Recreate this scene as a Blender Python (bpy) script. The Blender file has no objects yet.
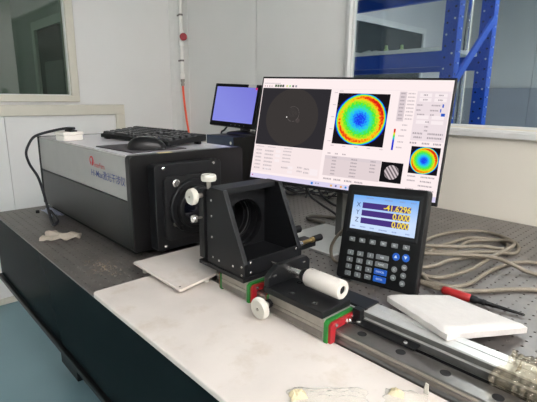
import bpy, bmesh, math, random
from mathutils import Vector, Matrix, Euler, noise
random.seed(7)
R = math.radians
scene = bpy.context.scene
C = scene.collection
T = 0.77                     # table top above the floor; most numbers below are given from the table top

# ------------------------------------------------------------------ camera
yaw, pitch, roll = R(136.918), R(13.182), R(0.6157)
fw = Vector((math.cos(pitch)*math.cos(yaw), math.cos(pitch)*math.sin(yaw), -math.sin(pitch)))
rt = Vector((math.sin(yaw), -math.cos(yaw), 0)); up = rt.cross(fw)
rt, up = rt*math.cos(roll)+up*math.sin(roll), -rt*math.sin(roll)+up*math.cos(roll)
cd = bpy.data.cameras.new('camera'); cam = bpy.data.objects.new('camera', cd); C.objects.link(cam)
M3 = Matrix((rt, up, -fw)).transposed().to_4x4(); M3.translation = Vector((0, 0, 0.45+T))
cam.matrix_world = M3
cd.sensor_width = 36; cd.lens = 438.925/537*36; cd.clip_start = 0.02
scene.camera = cam

# ------------------------------------------------------------------ world, exposure
w = bpy.data.worlds.new('world'); scene.world = w; w.use_nodes = True
w.node_tree.nodes['Background'].inputs[0].default_value = (0.8, 0.85, 0.9, 1)
w.node_tree.nodes['Background'].inputs[1].default_value = 0.05
vs = scene.view_settings
vs.view_transform = 'Standard'; vs.look = 'None'; vs.gamma = 1; vs.exposure = 0.0; vs.use_curve_mapping = False
LAMP = 66.0                  # radiance of the ceiling panels in this room
LAMP_FAR = 66.0              # ... and in the room behind the glass

# ------------------------------------------------------------------ materials
def lin(c):
    f = lambda v: v/12.92 if v <= 0.04045 else ((v+0.055)/1.055)**2.4
    return tuple(f(v/255) for v in c)+(1,)
def mat(name, rgb, rough=0.5, metal=0.0, var=0.06, scale=30, bump=0.0, bscale=200, spec=0.5, coat=0.0, detail=3):
    m = bpy.data.materials.new(name); m.use_nodes = True
    nt = m.node_tree; b = nt.nodes['Principled BSDF']
    b.inputs['Roughness'].default_value = rough; b.inputs['Metallic'].default_value = metal
    b.inputs['Specular IOR Level'].default_value = spec
    b.inputs['Coat Weight'].default_value = coat
    tc = nt.nodes.new('ShaderNodeTexCoord')
    n = nt.nodes.new('ShaderNodeTexNoise'); n.inputs['Scale'].default_value = scale; n.inputs['Detail'].default_value = detail
    nt.links.new(tc.outputs['Object'], n.inputs['Vector'])
    cr = nt.nodes.new('ShaderNodeValToRGB'); c = lin(rgb)
    cr.color_ramp.elements[0].position = 0.3; cr.color_ramp.elements[1].position = 0.7
    cr.color_ramp.elements[0].color = tuple(v*(1-var) for v in c[:3])+(1,)
    cr.color_ramp.elements[1].color = tuple(min(1, v*(1+var)) for v in c[:3])+(1,)
    nt.links.new(n.outputs['Fac'], cr.inputs['Fac']); nt.links.new(cr.outputs['Color'], b.inputs['Base Color'])
    if bump:
        n2 = nt.nodes.new('ShaderNodeTexNoise'); n2.inputs['Scale'].default_value = bscale; n2.inputs['Detail'].default_value = 2
        nt.links.new(tc.outputs['Object'], n2.inputs['Vector'])
        bp = nt.nodes.new('ShaderNodeBump'); bp.inputs['Strength'].default_value = bump; bp.inputs['Distance'].default_value = 0.002
        nt.links.new(n2.outputs['Fac'], bp.inputs['Height']); nt.links.new(bp.outputs['Normal'], b.inputs['Normal'])
    return m
def emis(name, rgb, s=1.0):
    m = bpy.data.materials.new(name); m.use_nodes = True; nt = m.node_tree
    nt.nodes.remove(nt.nodes['Principled BSDF'])
    e = nt.nodes.new('ShaderNodeEmission'); e.inputs['Color'].default_value = lin(rgb); e.inputs['Strength'].default_value = s
    nt.links.new(e.outputs[0], nt.nodes['Material Output'].inputs['Surface'])
    return m
def clear(name, tint, ior=1.45, rough=0.02, opac=0.0, body=(255, 255, 255), bump=0.0, bscale=60):
    """thin sheet: see-through mixed with a Fresnel gloss and a little body colour"""
    m = bpy.data.materials.new(name); m.use_nodes = True; nt = m.node_tree
    nt.nodes.remove(nt.nodes['Principled BSDF'])
    tr = nt.nodes.new('ShaderNodeBsdfTransparent'); tr.inputs['Color'].default_value = lin(tint)
    df = nt.nodes.new('ShaderNodeBsdfDiffuse'); df.inputs['Color'].default_value = lin(body)
    mx = nt.nodes.new('ShaderNodeMixShader'); mx.inputs[0].default_value = opac
    nt.links.new(tr.outputs[0], mx.inputs[1]); nt.links.new(df.outputs[0], mx.inputs[2])
    gl = nt.nodes.new('ShaderNodeBsdfGlossy'); gl.inputs['Roughness'].default_value = rough
    fr = nt.nodes.new('ShaderNodeFresnel'); fr.inputs['IOR'].default_value = ior
    m2 = nt.nodes.new('ShaderNodeMixShader')
    nt.links.new(fr.outputs[0], m2.inputs[0]); nt.links.new(mx.outputs[0], m2.inputs[1]); nt.links.new(gl.outputs[0], m2.inputs[2])
    if bump:
        tc = nt.nodes.new('ShaderNodeTexCoord'); n2 = nt.nodes.new('ShaderNodeTexNoise'); n2.inputs['Scale'].default_value = bscale
        nt.links.new(tc.outputs['Object'], n2.inputs['Vector'])
        bp = nt.nodes.new('ShaderNodeBump'); bp.inputs['Strength'].default_value = bump; bp.inputs['Distance'].default_value = 0.004
        nt.links.new(n2.outputs['Fac'], bp.inputs['Height'])
        for q in (gl, df, fr): nt.links.new(bp.outputs['Normal'], q.inputs['Normal'])
    nt.links.new(m2.outputs[0], nt.nodes['Material Output'].inputs['Surface'])
    return m

WALL = mat('wall_panel_paint', (236, 235, 232), 0.45, var=0.015, scale=3)
WALLB = mat('wall_low_panel_paint', (224, 219, 206), 0.5, var=0.02, scale=4)
JOINT = mat('joint_filler', (226, 226, 222), 0.6, var=0.02)
CEIL = mat('ceiling_paint', (238, 238, 238), 0.7, var=0.02)
TRIM = mat('beige_trim', (220, 215, 200), 0.45, var=0.03, scale=8)
ALU = mat('aluminium_frame', (226, 226, 224), 0.35, metal=0.2, var=0.03)
FLOOR = mat('epoxy_floor', (118, 150, 158), 0.35, var=0.05, scale=2.5)
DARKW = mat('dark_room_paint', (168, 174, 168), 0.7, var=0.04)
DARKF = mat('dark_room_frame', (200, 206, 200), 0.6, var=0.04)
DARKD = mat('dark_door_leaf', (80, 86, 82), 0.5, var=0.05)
FARW = mat('far_room_paint', (196, 198, 202), 0.6, var=0.03, scale=3)
FARL = mat('far_room_dado', (140, 144, 152), 0.5, var=0.03, scale=3)
GLASS = clear('window_glass', (232, 238, 240), 1.45, 0.01)
GLASSD = clear('window_glass_tinted', (205, 214, 208), 1.5, 0.03)
TABTOP = mat('table_steel', (103, 99, 96), 0.36, metal=0.3, var=0.14, scale=14, bump=0.05, bscale=500, detail=6)
TABSIDE = mat('table_side_green', (22, 31, 33), 0.25, var=0.05, scale=10, spec=0.004)
RIMB = mat('table_rim_black', (12, 13, 14), 0.4, var=0.05, spec=0.15)
BLACK = mat('anodised_black', (18, 19, 21), 0.42, var=0.12, scale=60, spec=0.3)
BLACK2 = mat('bezel_black', (11, 11, 12), 0.35, var=0.08, scale=40, spec=0.3)
BLACKM = mat('matte_black', (14, 15, 17), 0.6, var=0.1, scale=60, spec=0.3)
BLACKG = mat('gloss_black', (14, 14, 15), 0.2, var=0.05)
CHAR = mat('charcoal_panel', (27, 29, 29), 0.38, var=0.05, scale=20, spec=0.35)
SILVERP = mat('pale_grey_panel', (154, 153, 149), 0.4, var=0.03, scale=20)
TOPP = mat('pale_lilac_top', (200, 198, 203), 0.25, var=0.03, scale=20)
STEEL = mat('ground_steel', (160, 156, 148), 0.38, metal=0.85, var=0.08, scale=60)
STEELD = mat('rail_steel', (128, 124, 120), 0.3, metal=0.85, var=0.1, scale=50)
CHROME = mat('bright_steel', (215, 213, 208), 0.18, metal=0.9, var=0.05)
ALUB = mat('brushed_aluminium', (206, 206, 203), 0.36, metal=0.6, var=0.04, scale=80)
ALU_SHADE = mat('aluminium_side_shade', (112, 113, 110), 0.35, metal=0.6, var=0.06, scale=60)  # darker grey aluminium: the side's dark reflection put into the colour
BRASS = mat('brass', (168, 142, 92), 0.3, metal=0.9, var=0.08)
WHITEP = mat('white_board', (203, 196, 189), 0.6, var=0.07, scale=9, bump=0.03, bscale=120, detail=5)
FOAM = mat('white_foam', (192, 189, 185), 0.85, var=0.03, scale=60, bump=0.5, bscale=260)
def stains(m, rgb, amount):
    nt = m.node_tree; b = nt.nodes['Principled BSDF']; src = b.inputs['Base Color'].links[0].from_socket
    tc = nt.nodes.new('ShaderNodeTexCoord'); n = nt.nodes.new('ShaderNodeTexNoise'); n.inputs['Scale'].default_value = 11; n.inputs['Detail'].default_value = 5; n.inputs['Roughness'].default_value = 0.65
    nt.links.new(tc.outputs['Object'], n.inputs['Vector'])
    r = nt.nodes.new('ShaderNodeValToRGB'); r.color_ramp.elements[0].position = 0.54; r.color_ramp.elements[1].position = 0.74
    r.color_ramp.elements[1].color = (amount, amount, amount, 1); nt.links.new(n.outputs['Fac'], r.inputs['Fac'])
    x = nt.nodes.new('ShaderNodeMix'); x.data_type = 'RGBA'; x.inputs[7].default_value = lin(rgb)
    nt.links.new(r.outputs['Color'], x.inputs[0]); nt.links.new(src, x.inputs[6]); nt.links.new(x.outputs[2], b.inputs['Base Color'])
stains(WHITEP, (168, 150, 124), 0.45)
stains(TABTOP, (142, 132, 120), 0.30)
KNOBW = mat('white_plastic', (192, 190, 180), 0.4, var=0.03)
IVORY = mat('ivory_plastic', (202, 197, 189), 0.35, var=0.03)
PIPEW = mat('white_pipe', (244, 242, 236), 0.35, var=0.02)
BOXW = mat('white_box_plastic', (232, 226, 218), 0.4, var=0.02)
PAPER = mat('crumpled_tissue', (220, 210, 196), 0.8, var=0.06, scale=40, bump=0.2, bscale=120)
GREENP = mat('green_plastic', (26, 112, 42), 0.4, var=0.08)
REDP = mat('red_plastic', (152, 22, 32), 0.4, var=0.08)
REDH = mat('red_handle', (160, 34, 34), 0.4, var=0.08)
ORANGE = mat('orange_hose', (238, 92, 56), 0.4, var=0.05)
CABLEB = mat('black_cable', (32, 32, 38), 0.5, var=0.1)
CABLEG = mat('armoured_cable', (122, 114, 100), 0.5, metal=0.2, var=0.12, scale=300, bump=0.4, bscale=600)
BLUEPC = mat('navy_case', (38, 56, 82), 0.4, var=0.06)
RACK = mat('rack_blue', (20, 76, 182), 0.42, var=0.06, scale=12)
DECK = mat('shelf_deck', (222, 224, 222), 0.6, var=0.04)
GREENF = mat('pale_green_plastic', (170, 196, 140), 0.5, var=0.06)
HOLE = mat('hole_dark', (12, 12, 12), 0.9)
KEYG = mat('key_grey', (112, 118, 120), 0.45, var=0.06)
KEYB = mat('key_blue', (26, 92, 196), 0.4, var=0.05)
LEGW = mat('legend_white', (216, 224, 226), 0.6)
REDT = mat('print_red', (186, 48, 52), 0.6); BLUET = mat('print_blue', (30, 56, 128), 0.6)
YEL = mat('yellowish_tape', (206, 194, 158), 0.6, var=0.08)
STK = mat('cream_sticker', (214, 196, 140), 0.6)
RUST = mat('brown_grit', (128, 114, 98), 0.9, var=0.2, scale=200)
BUB = clear('bubble_wrap_film', (243, 238, 226), 1.5, 0.10, 0.14, (214, 202, 174), 0.5, 70)
BAG = clear('clear_bag_film', (255, 255, 254), 1.06, 0.3, 0.14, (240, 237, 230), 0.0, 60)
REDV = mat('valve_red', (150, 34, 44), 0.45, var=0.1)
LAMPM = emis('lamp_diffuser', (255, 248, 246), LAMP)
LAMPF = emis('far_lamp_diffuser', (255, 250, 246), LAMP_FAR)

# ------------------------------------------------------------------ helpers
def BM(): return bmesh.new()
def box(bm, a, b):
    a, b = Vector(a), Vector(b)
    vs_ = [bm.verts.new((x, y, z)) for x in (a.x, b.x) for y in (a.y, b.y) for z in (a.z, b.z)]
    for f in ((0, 1, 3, 2), (4, 6, 7, 5), (0, 4, 5, 1), (2, 3, 7, 6), (0, 2, 6, 4), (1, 5, 7, 3)):
        bm.faces.new([vs_[i] for i in f])
    return bm
def prism(bm, pts, axis, a, b):
    """polygon pts (2-D) pulled along an axis from a to b"""
    def P(p, t):
        if axis == 'x': return (t, p[0], p[1])
        if axis == 'y': return (p[0], t, p[1])
        return (p[0], p[1], t)
    A = [bm.verts.new(P(p, a)) for p in pts]; B = [bm.verts.new(P(p, b)) for p in pts]
    n = len(pts)
    bm.faces.new(A); bm.faces.new(B)
    for i in range(n): bm.faces.new((A[i], A[(i+1) % n], B[(i+1) % n], B[i]))
    return bm
def frame_of(d):
    d = Vector(d).normalized(); u = d.orthogonal().normalized(); return u, d.cross(u)
def lathe(bm, p0, d, prof, seg=28, cap=True):
    """profile of (distance along d, radius) turned about the axis p0 + t d"""
    p0 = Vector(p0); d = Vector(d).normalized(); u, v = frame_of(d); rings = []
    for t, r in prof:
        rings.append([bm.verts.new(p0+d*t+(u*math.cos(2*math.pi*k/seg)+v*math.sin(2*math.pi*k/seg))*r) for k in range(seg)])
    for A, B in zip(rings, rings[1:]):
        for k in range(seg): bm.faces.new((A[k], A[(k+1) % seg], B[(k+1) % seg], B[k]))
    if cap: bm.faces.new(rings[0]); bm.faces.new(rings[-1])
    return bm
def cyl(bm, p0, p1, r, seg=24):
    p0, p1 = Vector(p0), Vector(p1); return lathe(bm, p0, p1-p0, [(0, r), ((p1-p0).length, r)], seg)
def smooth_path(pts, n=8):
    P = [Vector(p) for p in pts]; P = [2*P[0]-P[1]]+P+[2*P[-1]-P[-2]]; out = []
    for i in range(1, len(P)-2):
        for k in range(n):
            t = k/n; a, b, c, d = P[i-1:i+3]
            out.append(0.5*((2*b)+(c-a)*t+(2*a-5*b+4*c-d)*t*t+(3*b-a-3*c+d)*t**3))
    return out+[P[-2]]
def tube(bm, pts, r, seg=8, n=8):
    P = smooth_path(pts, n); rings = []; u = None
    for i, p in enumerate(P):
        d = (P[min(i+1, len(P)-1)]-P[max(i-1, 0)]).normalized()
        if u is None: u = d.orthogonal().normalized()
        u = (u-d*u.dot(d)).normalized(); v = d.cross(u)
        rings.append([bm.verts.new(p+(u*math.cos(2*math.pi*k/seg)+v*math.sin(2*math.pi*k/seg))*r) for k in range(seg)])
    for A, B in zip(rings, rings[1:]):
        for k in range(seg): bm.faces.new((A[k], A[(k+1) % seg], B[(k+1) % seg], B[k]))
    bm.faces.new(rings[0]); bm.faces.new(rings[-1])
    return bm
def rrect(x0, x1, y0, y1, r, n=5):
    out = []
    for cx, cy, a in ((x1-r, y1-r, 0), (x0+r, y1-r, 90), (x0+r, y0+r, 180), (x1-r, y0+r, 270)):
        for k in range(n+1):
            t = R(a+90*k/n); out.append((cx+r*math.cos(t), cy+r*math.sin(t)))
    return out
def tag(o, label=None, cat=None, group=None, kind=None):
    if label: o['label'] = label
    if cat: o['category'] = cat
    if group: o['group'] = group
    if kind: o['kind'] = kind
    return o
def thing(name, label, cat, loc=(0, 0, 0), rot=None, group=None):
    o = bpy.data.objects.new(name, None); C.objects.link(o); o.empty_display_size = 0.05
    m = (rot.to_4x4() if isinstance(rot, Matrix) else Euler(rot or (0, 0, 0)).to_matrix().to_4x4())
    m.translation = Vector(loc)+Vector((0, 0, T)); o.matrix_world = m
    return tag(o, label, cat, group)
WORLD = {}
def rootmat(o):
    m = o.matrix_basis.copy()
    while o.parent: o = o.parent; m = o.matrix_basis @ m
    return m
def part(name, bm, m, parent=None, bevel=0.0, smooth=False, local=False, seg=2, base=None):
    """link the bmesh as ONE object; numbers are from the table top unless local (then in the parent's own frame)"""
    bmesh.ops.recalc_face_normals(bm, faces=bm.faces)
    o_m = Matrix.Identity(4)
    if not local:
        off = Vector((0, 0, T))
        bmesh.ops.translate(bm, verts=bm.verts, vec=off)
        if parent is not None: bmesh.ops.transform(bm, matrix=rootmat(parent).inverted(), verts=bm.verts)
        else:
            xs = [v.co for v in bm.verts]
            c = Vector(((min(v.x for v in xs)+max(v.x for v in xs))/2, (min(v.y for v in xs)+max(v.y for v in xs))/2, min(v.z for v in xs)))
            bmesh.ops.translate(bm, verts=bm.verts, vec=-c); o_m.translation = c
    me = bpy.data.meshes.new(name); bm.to_mesh(me); bm.free()
    if smooth:
        me.polygons.foreach_set('use_smooth', [True]*len(me.polygons))
    me.materials.append(m)
    o = bpy.data.objects.new(name, me); C.objects.link(o)
    if parent is not None: o.parent = parent
    o.matrix_basis = o_m
    if smooth:
        try: me.set_sharp_from_angle(angle=R(40))
        except Exception: pass
    if bevel:
        b = o.modifiers.new('bevel', 'BEVEL'); b.width = bevel; b.segments = seg; b.limit_method = 'ANGLE'; b.angle_limit = R(40)
    return o
def struct(name, bm, m, parent=None, bevel=0):
    o = part(name, bm, m, parent, bevel)
    if parent is None: o['kind'] = 'structure'
    return o
def one(name, bm, m, label, cat, group=None, **k):
    return tag(part(name, bm, m, None, **k), label, cat, group)
def text(s, size, m, parent, mtx, name='lettering', align='CENTER', bold=0.0, sx=1.0):
    cu = bpy.data.curves.new('txt', 'FONT'); cu.body = s; cu.size = size; cu.align_x = align; cu.align_y = 'CENTER'; cu.offset = bold
    ob = bpy.data.objects.new('txt', cu); C.objects.link(ob); bpy.context.view_layer.update()
    me = bpy.data.meshes.new_from_object(ob.evaluated_get(bpy.context.evaluated_depsgraph_get()))
    bpy.data.objects.remove(ob); me.name = name
    if sx != 1: me.transform(Matrix.Diagonal((sx, 1, 1, 1)))
    me.materials.clear(); me.materials.append(m)
    o = bpy.data.objects.new(name, me); C.objects.link(o); o.parent = parent; o.matrix_basis = mtx
    return o

# ================================================================== the room
XL, YB, ZC = -2.85, 1.79, 1.85      # left wall, back wall, ceiling (from the table top)
ZF = -T
XR, YF = 2.3, -2.5
struct('floor', box(BM(), (-4.4, YF-0.1, ZF-0.06), (XR+0.1, 5.5, ZF)), FLOOR)
struct('ceiling', box(BM(), (-4.4, YF-0.1, ZC), (XR+0.1, 5.5, ZC+0.06)), CEIL)
# left wall with its dark window
wy0, wy1, wz0, wz1 = -0.75, 1.003, 0.450, 1.45
b = BM(); x0, x1 = XL-0.08, XL-0.012
box(b, (x0, YF, ZF), (x1, wy0, ZC)); box(b, (x0, wy1, ZF), (x1, YB+0.08, ZC))
box(b, (x0, wy0, ZF), (x1, wy1, wz0)); box(b, (x0, wy0, wz1), (x1, wy1, ZC))
wl = struct('wall_left', b, JOINT)
px0, px1 = XL-0.012, XL
for (a, c, d, e) in ((YF, wy0, ZF, ZC), (wy1+0.0, YB, 0.40, ZC), (wy0, wy1, wz1, ZC), (wy0, wy1, 0.40, wz0), (0.622+0.0015, 1.272, ZF, 0.335), (wy0, 0.622-0.0015, ZF, 0.335), (1.33, YB, ZF, 0.40)):
    part('wall_panel', box(BM(), (px0, a, d), (px1, c, e)), WALL, wl)
wn = tag(part('window_1', prism(prism(prism(prism(BM(), [(wy1-0.005, wz0), (wy1+0.042, wz0), (wy1+0.042, wz1), (wy1-0.005, wz1)], 'x', XL-0.06, XL+0.022),
    [(wy0-0.05, wz0), (wy0, wz0), (wy0, wz1), (wy0-0.05, wz1)], 'x', XL-0.06, XL+0.022),
    [(wy0-0.05, wz0-0.035), (wy1+0.042, wz0-0.035), (wy1+0.042, wz0+0.004), (wy0-0.05, wz0+0.004)], 'x', XL-0.06, XL+0.022),
    [(wy0-0.05, wz1), (wy1+0.042, wz1), (wy1+0.042, wz1+0.05), (wy0-0.05, wz1+0.05)], 'x', XL-0.06, XL+0.022), TRIM, None, 0.004), kind='structure')
part('pane', box(BM(), (XL-0.034, wy0, wz0), (XL-0.03, wy1-0.004, wz1)), GLASSD, wn)
part('glazing_bead', box(box(BM(), (XL-0.02, wy1-0.010, wz0), (XL+0.006, wy1-0.004, wz1)), (XL-0.02, wy0, wz0+0.003), (XL+0.006, wy1-0.004, wz0+0.009)), JOINT, wn)
# the dark room behind it, brightened by an added lamp
struct('wall_dark_room', box(box(box(BM(), (-4.35, -1.6, ZF), (-4.3, 1.2, ZC)), (-4.35, -1.65, ZF), (XL-0.085, -1.6, ZC)), (-4.35, 1.08, ZF), (XL-0.085, 1.13, ZC)), DARKW)
dr = struct('door_1', box(BM(), (-3.56, 1.05, ZF), (-2.98, 1.078, 0.90)), DARKD)
part('door_frame', prism(BM(), [(-3.62, ZF), (-3.62, 0.955), (-2.94, 0.955), (-2.94, ZF), (-2.98, ZF), (-2.98, 0.90), (-3.56, 0.90), (-3.56, ZF)], 'y', 1.03, 1.079), DARKF, dr)
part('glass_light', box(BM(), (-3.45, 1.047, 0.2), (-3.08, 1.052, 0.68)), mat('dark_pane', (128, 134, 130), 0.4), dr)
# trims on the left wall
b = BM(); box(b, (XL-0.004, -1.6, 0.335), (XL+0.018, 1.33, 0.398)); box(b, (XL-0.004, 1.272, ZF), (XL+0.018, 1.33, 0.336))
struct('trim_1', b, TRIM, bevel=0.003)
struct('baseboard_left', box(BM(), (XL, YF, ZF), (XL+0.012, 1.27, ZF+0.035)), TRIM)
# cove profile in the corner
b = BM(); pts = [(XL, YB)] + [(XL+0.105-0.105*math.sin(t*math.pi/12), YB-0.105+0.105*math.cos(t*math.pi/12)) for t in range(7)]
pts = [(XL-0.002, YB+0.002), (XL+0.10, YB+0.002), (XL+0.10, YB-0.004), (XL+0.075, YB-0.012), (XL+0.04, YB-0.03), (XL+0.012, YB-0.06), (XL+0.004, YB-0.09), (XL-0.002, YB-0.09)]
prism(b, pts, 'z', ZF, ZC); struct('trim_2', b, JOINT)
# back wall with the window to the next room
bx0, bx1, bz0, bz1 = -1.345, 1.3, 0.348, 1.45
b = BM(); y0, y1 = YB+0.012, YB+0.08
box(b, (XL-0.08, y0, ZF), (bx0-0.065, y1, ZC)); box(b, (bx1, y0, ZF), (XR, y1, ZC)); box(b, (bx0, y0, ZF), (bx1, y1, bz0)); box(b, (bx0, y0, bz1), (bx1, y1, ZC))
wb = struct('wall_back', b, JOINT)
for (a, c, d, e) in ((XL, -2.035-0.003, ZF, ZC), (-2.035+0.003, bx0-0.01, ZF, ZC), (bx0+0.0, bx1, bz1, ZC), (bx1, XR, ZF, ZC)):
    part('wall_panel', box(BM(), (a, YB, d), (c, YB+0.012, e)), WALL, wb)
for (a, c) in ((bx0, -0.1), (-0.097, bx1)):
    part('wall_panel', box(BM(), (a, YB, ZF), (c, YB+0.012, bz0)), WALLB, wb)
b = BM(); f0, f1 = YB-0.018, YB+0.025
box(b, (bx0-0.04, f0+0.012, bz0-0.03), (bx0-0.022, f1, bz1+0.03)); box(b, (bx0-0.022, f0, bz0-0.03), (bx0-0.006, f1, bz1+0.03)); box(b, (bx0-0.006, f0+0.02, bz0), (bx0+0.004, f1, bz1))
box(b, (bx0-0.022, f0, bz1), (bx1+0.03, f1, bz1+0.03)); box(b, (bx1, f0, bz0-0.03), (bx1+0.03, f1, bz1))
wn2 = tag(part('window_2', b, ALU, None, 0.002), kind='structure')
part('pane', box(BM(), (bx0, YB+0.014, bz0), (bx1, YB+0.019, bz1)), GLASS, wn2)
part('window_sill', box(box(box(BM(), (bx0-0.04, f0-0.004, bz0-0.036), (bx1+0.03, f1, bz0-0.014)), (bx0-0.02, f0+0.01, bz0-0.015), (bx1, f1, bz0-0.006)), (bx0-0.02, f0+0.02, bz0-0.007), (bx1, f1, bz0+0.008)), ALU, wn2, 0.002)
struct('wall_right', box(BM(), (XR, YF, ZF), (XR+0.06, 5.5, ZC)), WALL)
struct('wall_front', box(BM(), (XL, YF-0.06, ZF), (XR, YF, ZC)), WALL)
# far room
struct('wall_far_left', box(BM(), (-2.66, YB+0.085, ZF), (-2.6, 5.5, ZC)), FARW)
FARB = mat('far_back_paint', (172, 174, 174), 0.6, var=0.03, scale=3)
fb = struct('wall_far_back', box(BM(), (-2.66, 5.4, ZF), (XR, 5.46, ZC)), FARB)
for k in range(5):
    xa = -2.6+k*0.95+0.002
    part('wall_panel', box(BM(), (xa, 5.388, 0.594), (xa+0.946, 5.4, ZC)), FARB, fb)
    part('lower_panel', box(BM(), (xa, 5.38, ZF), (xa+0.946, 5.4, 0.59)), FARL, fb)
FX, FA, FB, FZ = -2.6, 2.3, 4.75, 1.185
wn3 = tag(part('window_3', box(box(box(box(BM(), (FX, FA, FZ-0.035), (FX+0.03, FB, FZ+0.02)), (FX, FB-0.045, 0.2), (FX+0.03, FB, FZ-0.03)), (FX, FA, 0.2), (FX+0.03, FA+0.045, FZ-0.03)), (FX, FA, 0.17), (FX+0.03, FB, 0.21)), mat('far_frame', (214, 216, 216), 0.5), None), kind='structure')
part('pane', box(BM(), (FX+0.004, FA+0.03, 0.2), (FX+0.010, FB-0.03, FZ-0.02)), mat('far_dark_pane', (52, 60, 64), 0.15), wn3)

# ceiling lamps (real fittings on the ceiling of both rooms)
def ceiling_light(x, y, sx, sy, m, label, grp):
    t = thing('ceiling_light', label, 'ceiling light', (x, y, ZC), group=grp)
    b = BM(); e = 0.02
    box(b, (x-sx, y-sy, ZC-0.03), (x+sx, y-sy+e, ZC)); box(b, (x-sx, y+sy-e, ZC-0.03), (x+sx, y+sy, ZC))
    box(b, (x-sx, y-sy+e, ZC-0.03), (x-sx+e, y+sy-e, ZC)); box(b, (x+sx-e, y-sy+e, ZC-0.03), (x+sx, y+sy-e, ZC))
    part('frame', b, ALU, t)
    part('diffuser', box(BM(), (x-sx+e, y-sy+e, ZC-0.02), (x+sx-e, y+sy-e, ZC-0.002)), m, t)
for x, y in ((1.6, 0.9), (1.6, -0.3), (1.6, -1.5)):
    ceiling_light(x, y, 0.6, 0.15, LAMPM, 'long white panel light on the ceiling of the lab', 'ceiling lights of the lab')
for x in (-0.6, 1.2):
    ceiling_light(x, 3.5, 0.6, 0.15, LAMPF, 'long white panel light on the ceiling beyond the glass', 'ceiling lights beyond the glass')

FILL_DIM = emis('dim_fill_diffuser', (244, 250, 246), 24.0)  # unseen lamp, added to lift the dark room behind the left window
ceiling_light(-3.6, -0.5, 0.15, 0.3, FILL_DIM, 'added dim fill light on the ceiling of dark side room', 'added fill light of the dark side room')

# ================================================================== optical table
TX0, TX1, TY0, TY1 = -1.953, 0.447, 0.347, 1.782
tb = thing('optical_table', 'long dark optical table with a drilled steel top and glossy green-black sides', 'table', ((TX0+TX1)/2, (TY0+TY1)/2, ZF))
def table_top():
    nx, ny, s, r, dep = 96, 57, 0.025, 0.0032, 0.0036
    V, F = [], []
    def vid(i, j): return i*(ny+1)+j
    for i in range(nx+1):
        for j in range(ny+1): V.append((TX0+i*s, TY0+j*s if j < ny else TY1, 0))
    for i in range(nx):
        for j in range(ny):
            cx, cy = TX0+(i+0.5)*s, TY0+(j+0.5)*s; k0 = len(V)
            for z in (0, -dep):
                for k in range(8):
                    a = 2*math.pi*(k+0.5)/8; V.append((cx+r*math.cos(a), cy+r*math.sin(a), z))
            c = [vid(i+1, j+1), vid(i, j+1), vid(i, j), vid(i+1, j)]     # ++, -+, --, +-
            q = [k0+k for k in range(8)]
            # octagon verts at 22.5 (0), 67.5 (1), 112.5 (2) ...
            F.append((c[0], q[1], q[0])); F.append((c[1], q[3], q[2])); F.append((c[2], q[5], q[4])); F.append((c[3], q[7], q[6]))
            F.append((c[0], c[1], q[2], q[1])); F.append((c[1], c[2], q[4], q[3])); F.append((c[2], c[3], q[6], q[5])); F.append((c[3], c[0], q[0], q[7]))
            for k in range(8): F.append((q[k], q[(k+1) % 8], k0+8+(k+1) % 8, k0+8+k))
            F.append(tuple(k0+8+k for k in range(8)))
    # rim and underside so the sheet has thickness
    n0 = len(V); z = -0.004
    V += [(TX0, TY0, z), (TX1, TY0, z), (TX1, TY1, z), (TX0, TY1, z)]
    F += [tuple(range(n0, n0+4)), tuple([vid(i, 0) for i in range(nx+1)]+[n0+1, n0]), tuple([vid(nx, j) for j in range(ny+1)]+[n0+2, n0+1]),
          tuple([vid(i, ny) for i in range(nx, -1, -1)]+[n0+3, n0+2]), tuple([vid(0, j) for j in range(ny, -1, -1)]+[n0, n0+3])]
    me = bpy.data.meshes.new('tmp'); me.from_pydata(V, [], F); b = BM(); b.from_mesh(me); bpy.data.meshes.remove(me)
    return b
part('table_top', table_top(), TABTOP, tb)
part('core', box(BM(), (TX0+0.012, TY0+0.012, -0.25), (TX1-0.012, TY1-0.012, -0.0045)), RIMB, tb)
part('side_panel', box(BM(), (TX0+0.004, TY0+0.002, -0.252), (TX1-0.004, TY0+0.012, -0.0045)), TABSIDE, tb)
part('side_panel', box(BM(), (TX0+0.004, TY1-0.012, -0.252), (TX1-0.004, TY1-0.002, -0.0045)), TABSIDE, tb)
part('end_panel', box(BM(), (TX0+0.002, TY0+0.012, -0.252), (TX0+0.012, TY1-0.012, -0.0045)), TABSIDE, tb)
part('end_panel', box(BM(), (TX1-0.012, TY0+0.012, -0.252), (TX1-0.002, TY1-0.012, -0.0045)), TABSIDE, tb)
part('bottom_rim', box(BM(), (TX0-0.006, TY0-0.010, -0.27), (TX1+0.006, TY1, -0.252)), RIMB, tb, 0.003)
for lx in (-1.93, 0.22):
    for ly in (0.53, 1.40):
        lg = part('leg', box(BM(), (lx, ly, -0.725), (lx+0.2, ly+0.2, -0.27)), RIMB, tb, 0.004)
        part('levelling_foot', lathe(BM(), (lx+0.16, ly+0.1, ZF), (0, 0, 1), [(0, 0.06), (0.012, 0.06), (0.018, 0.03), (0.045, 0.02)], 24), STEELD, lg, smooth=True)

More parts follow.
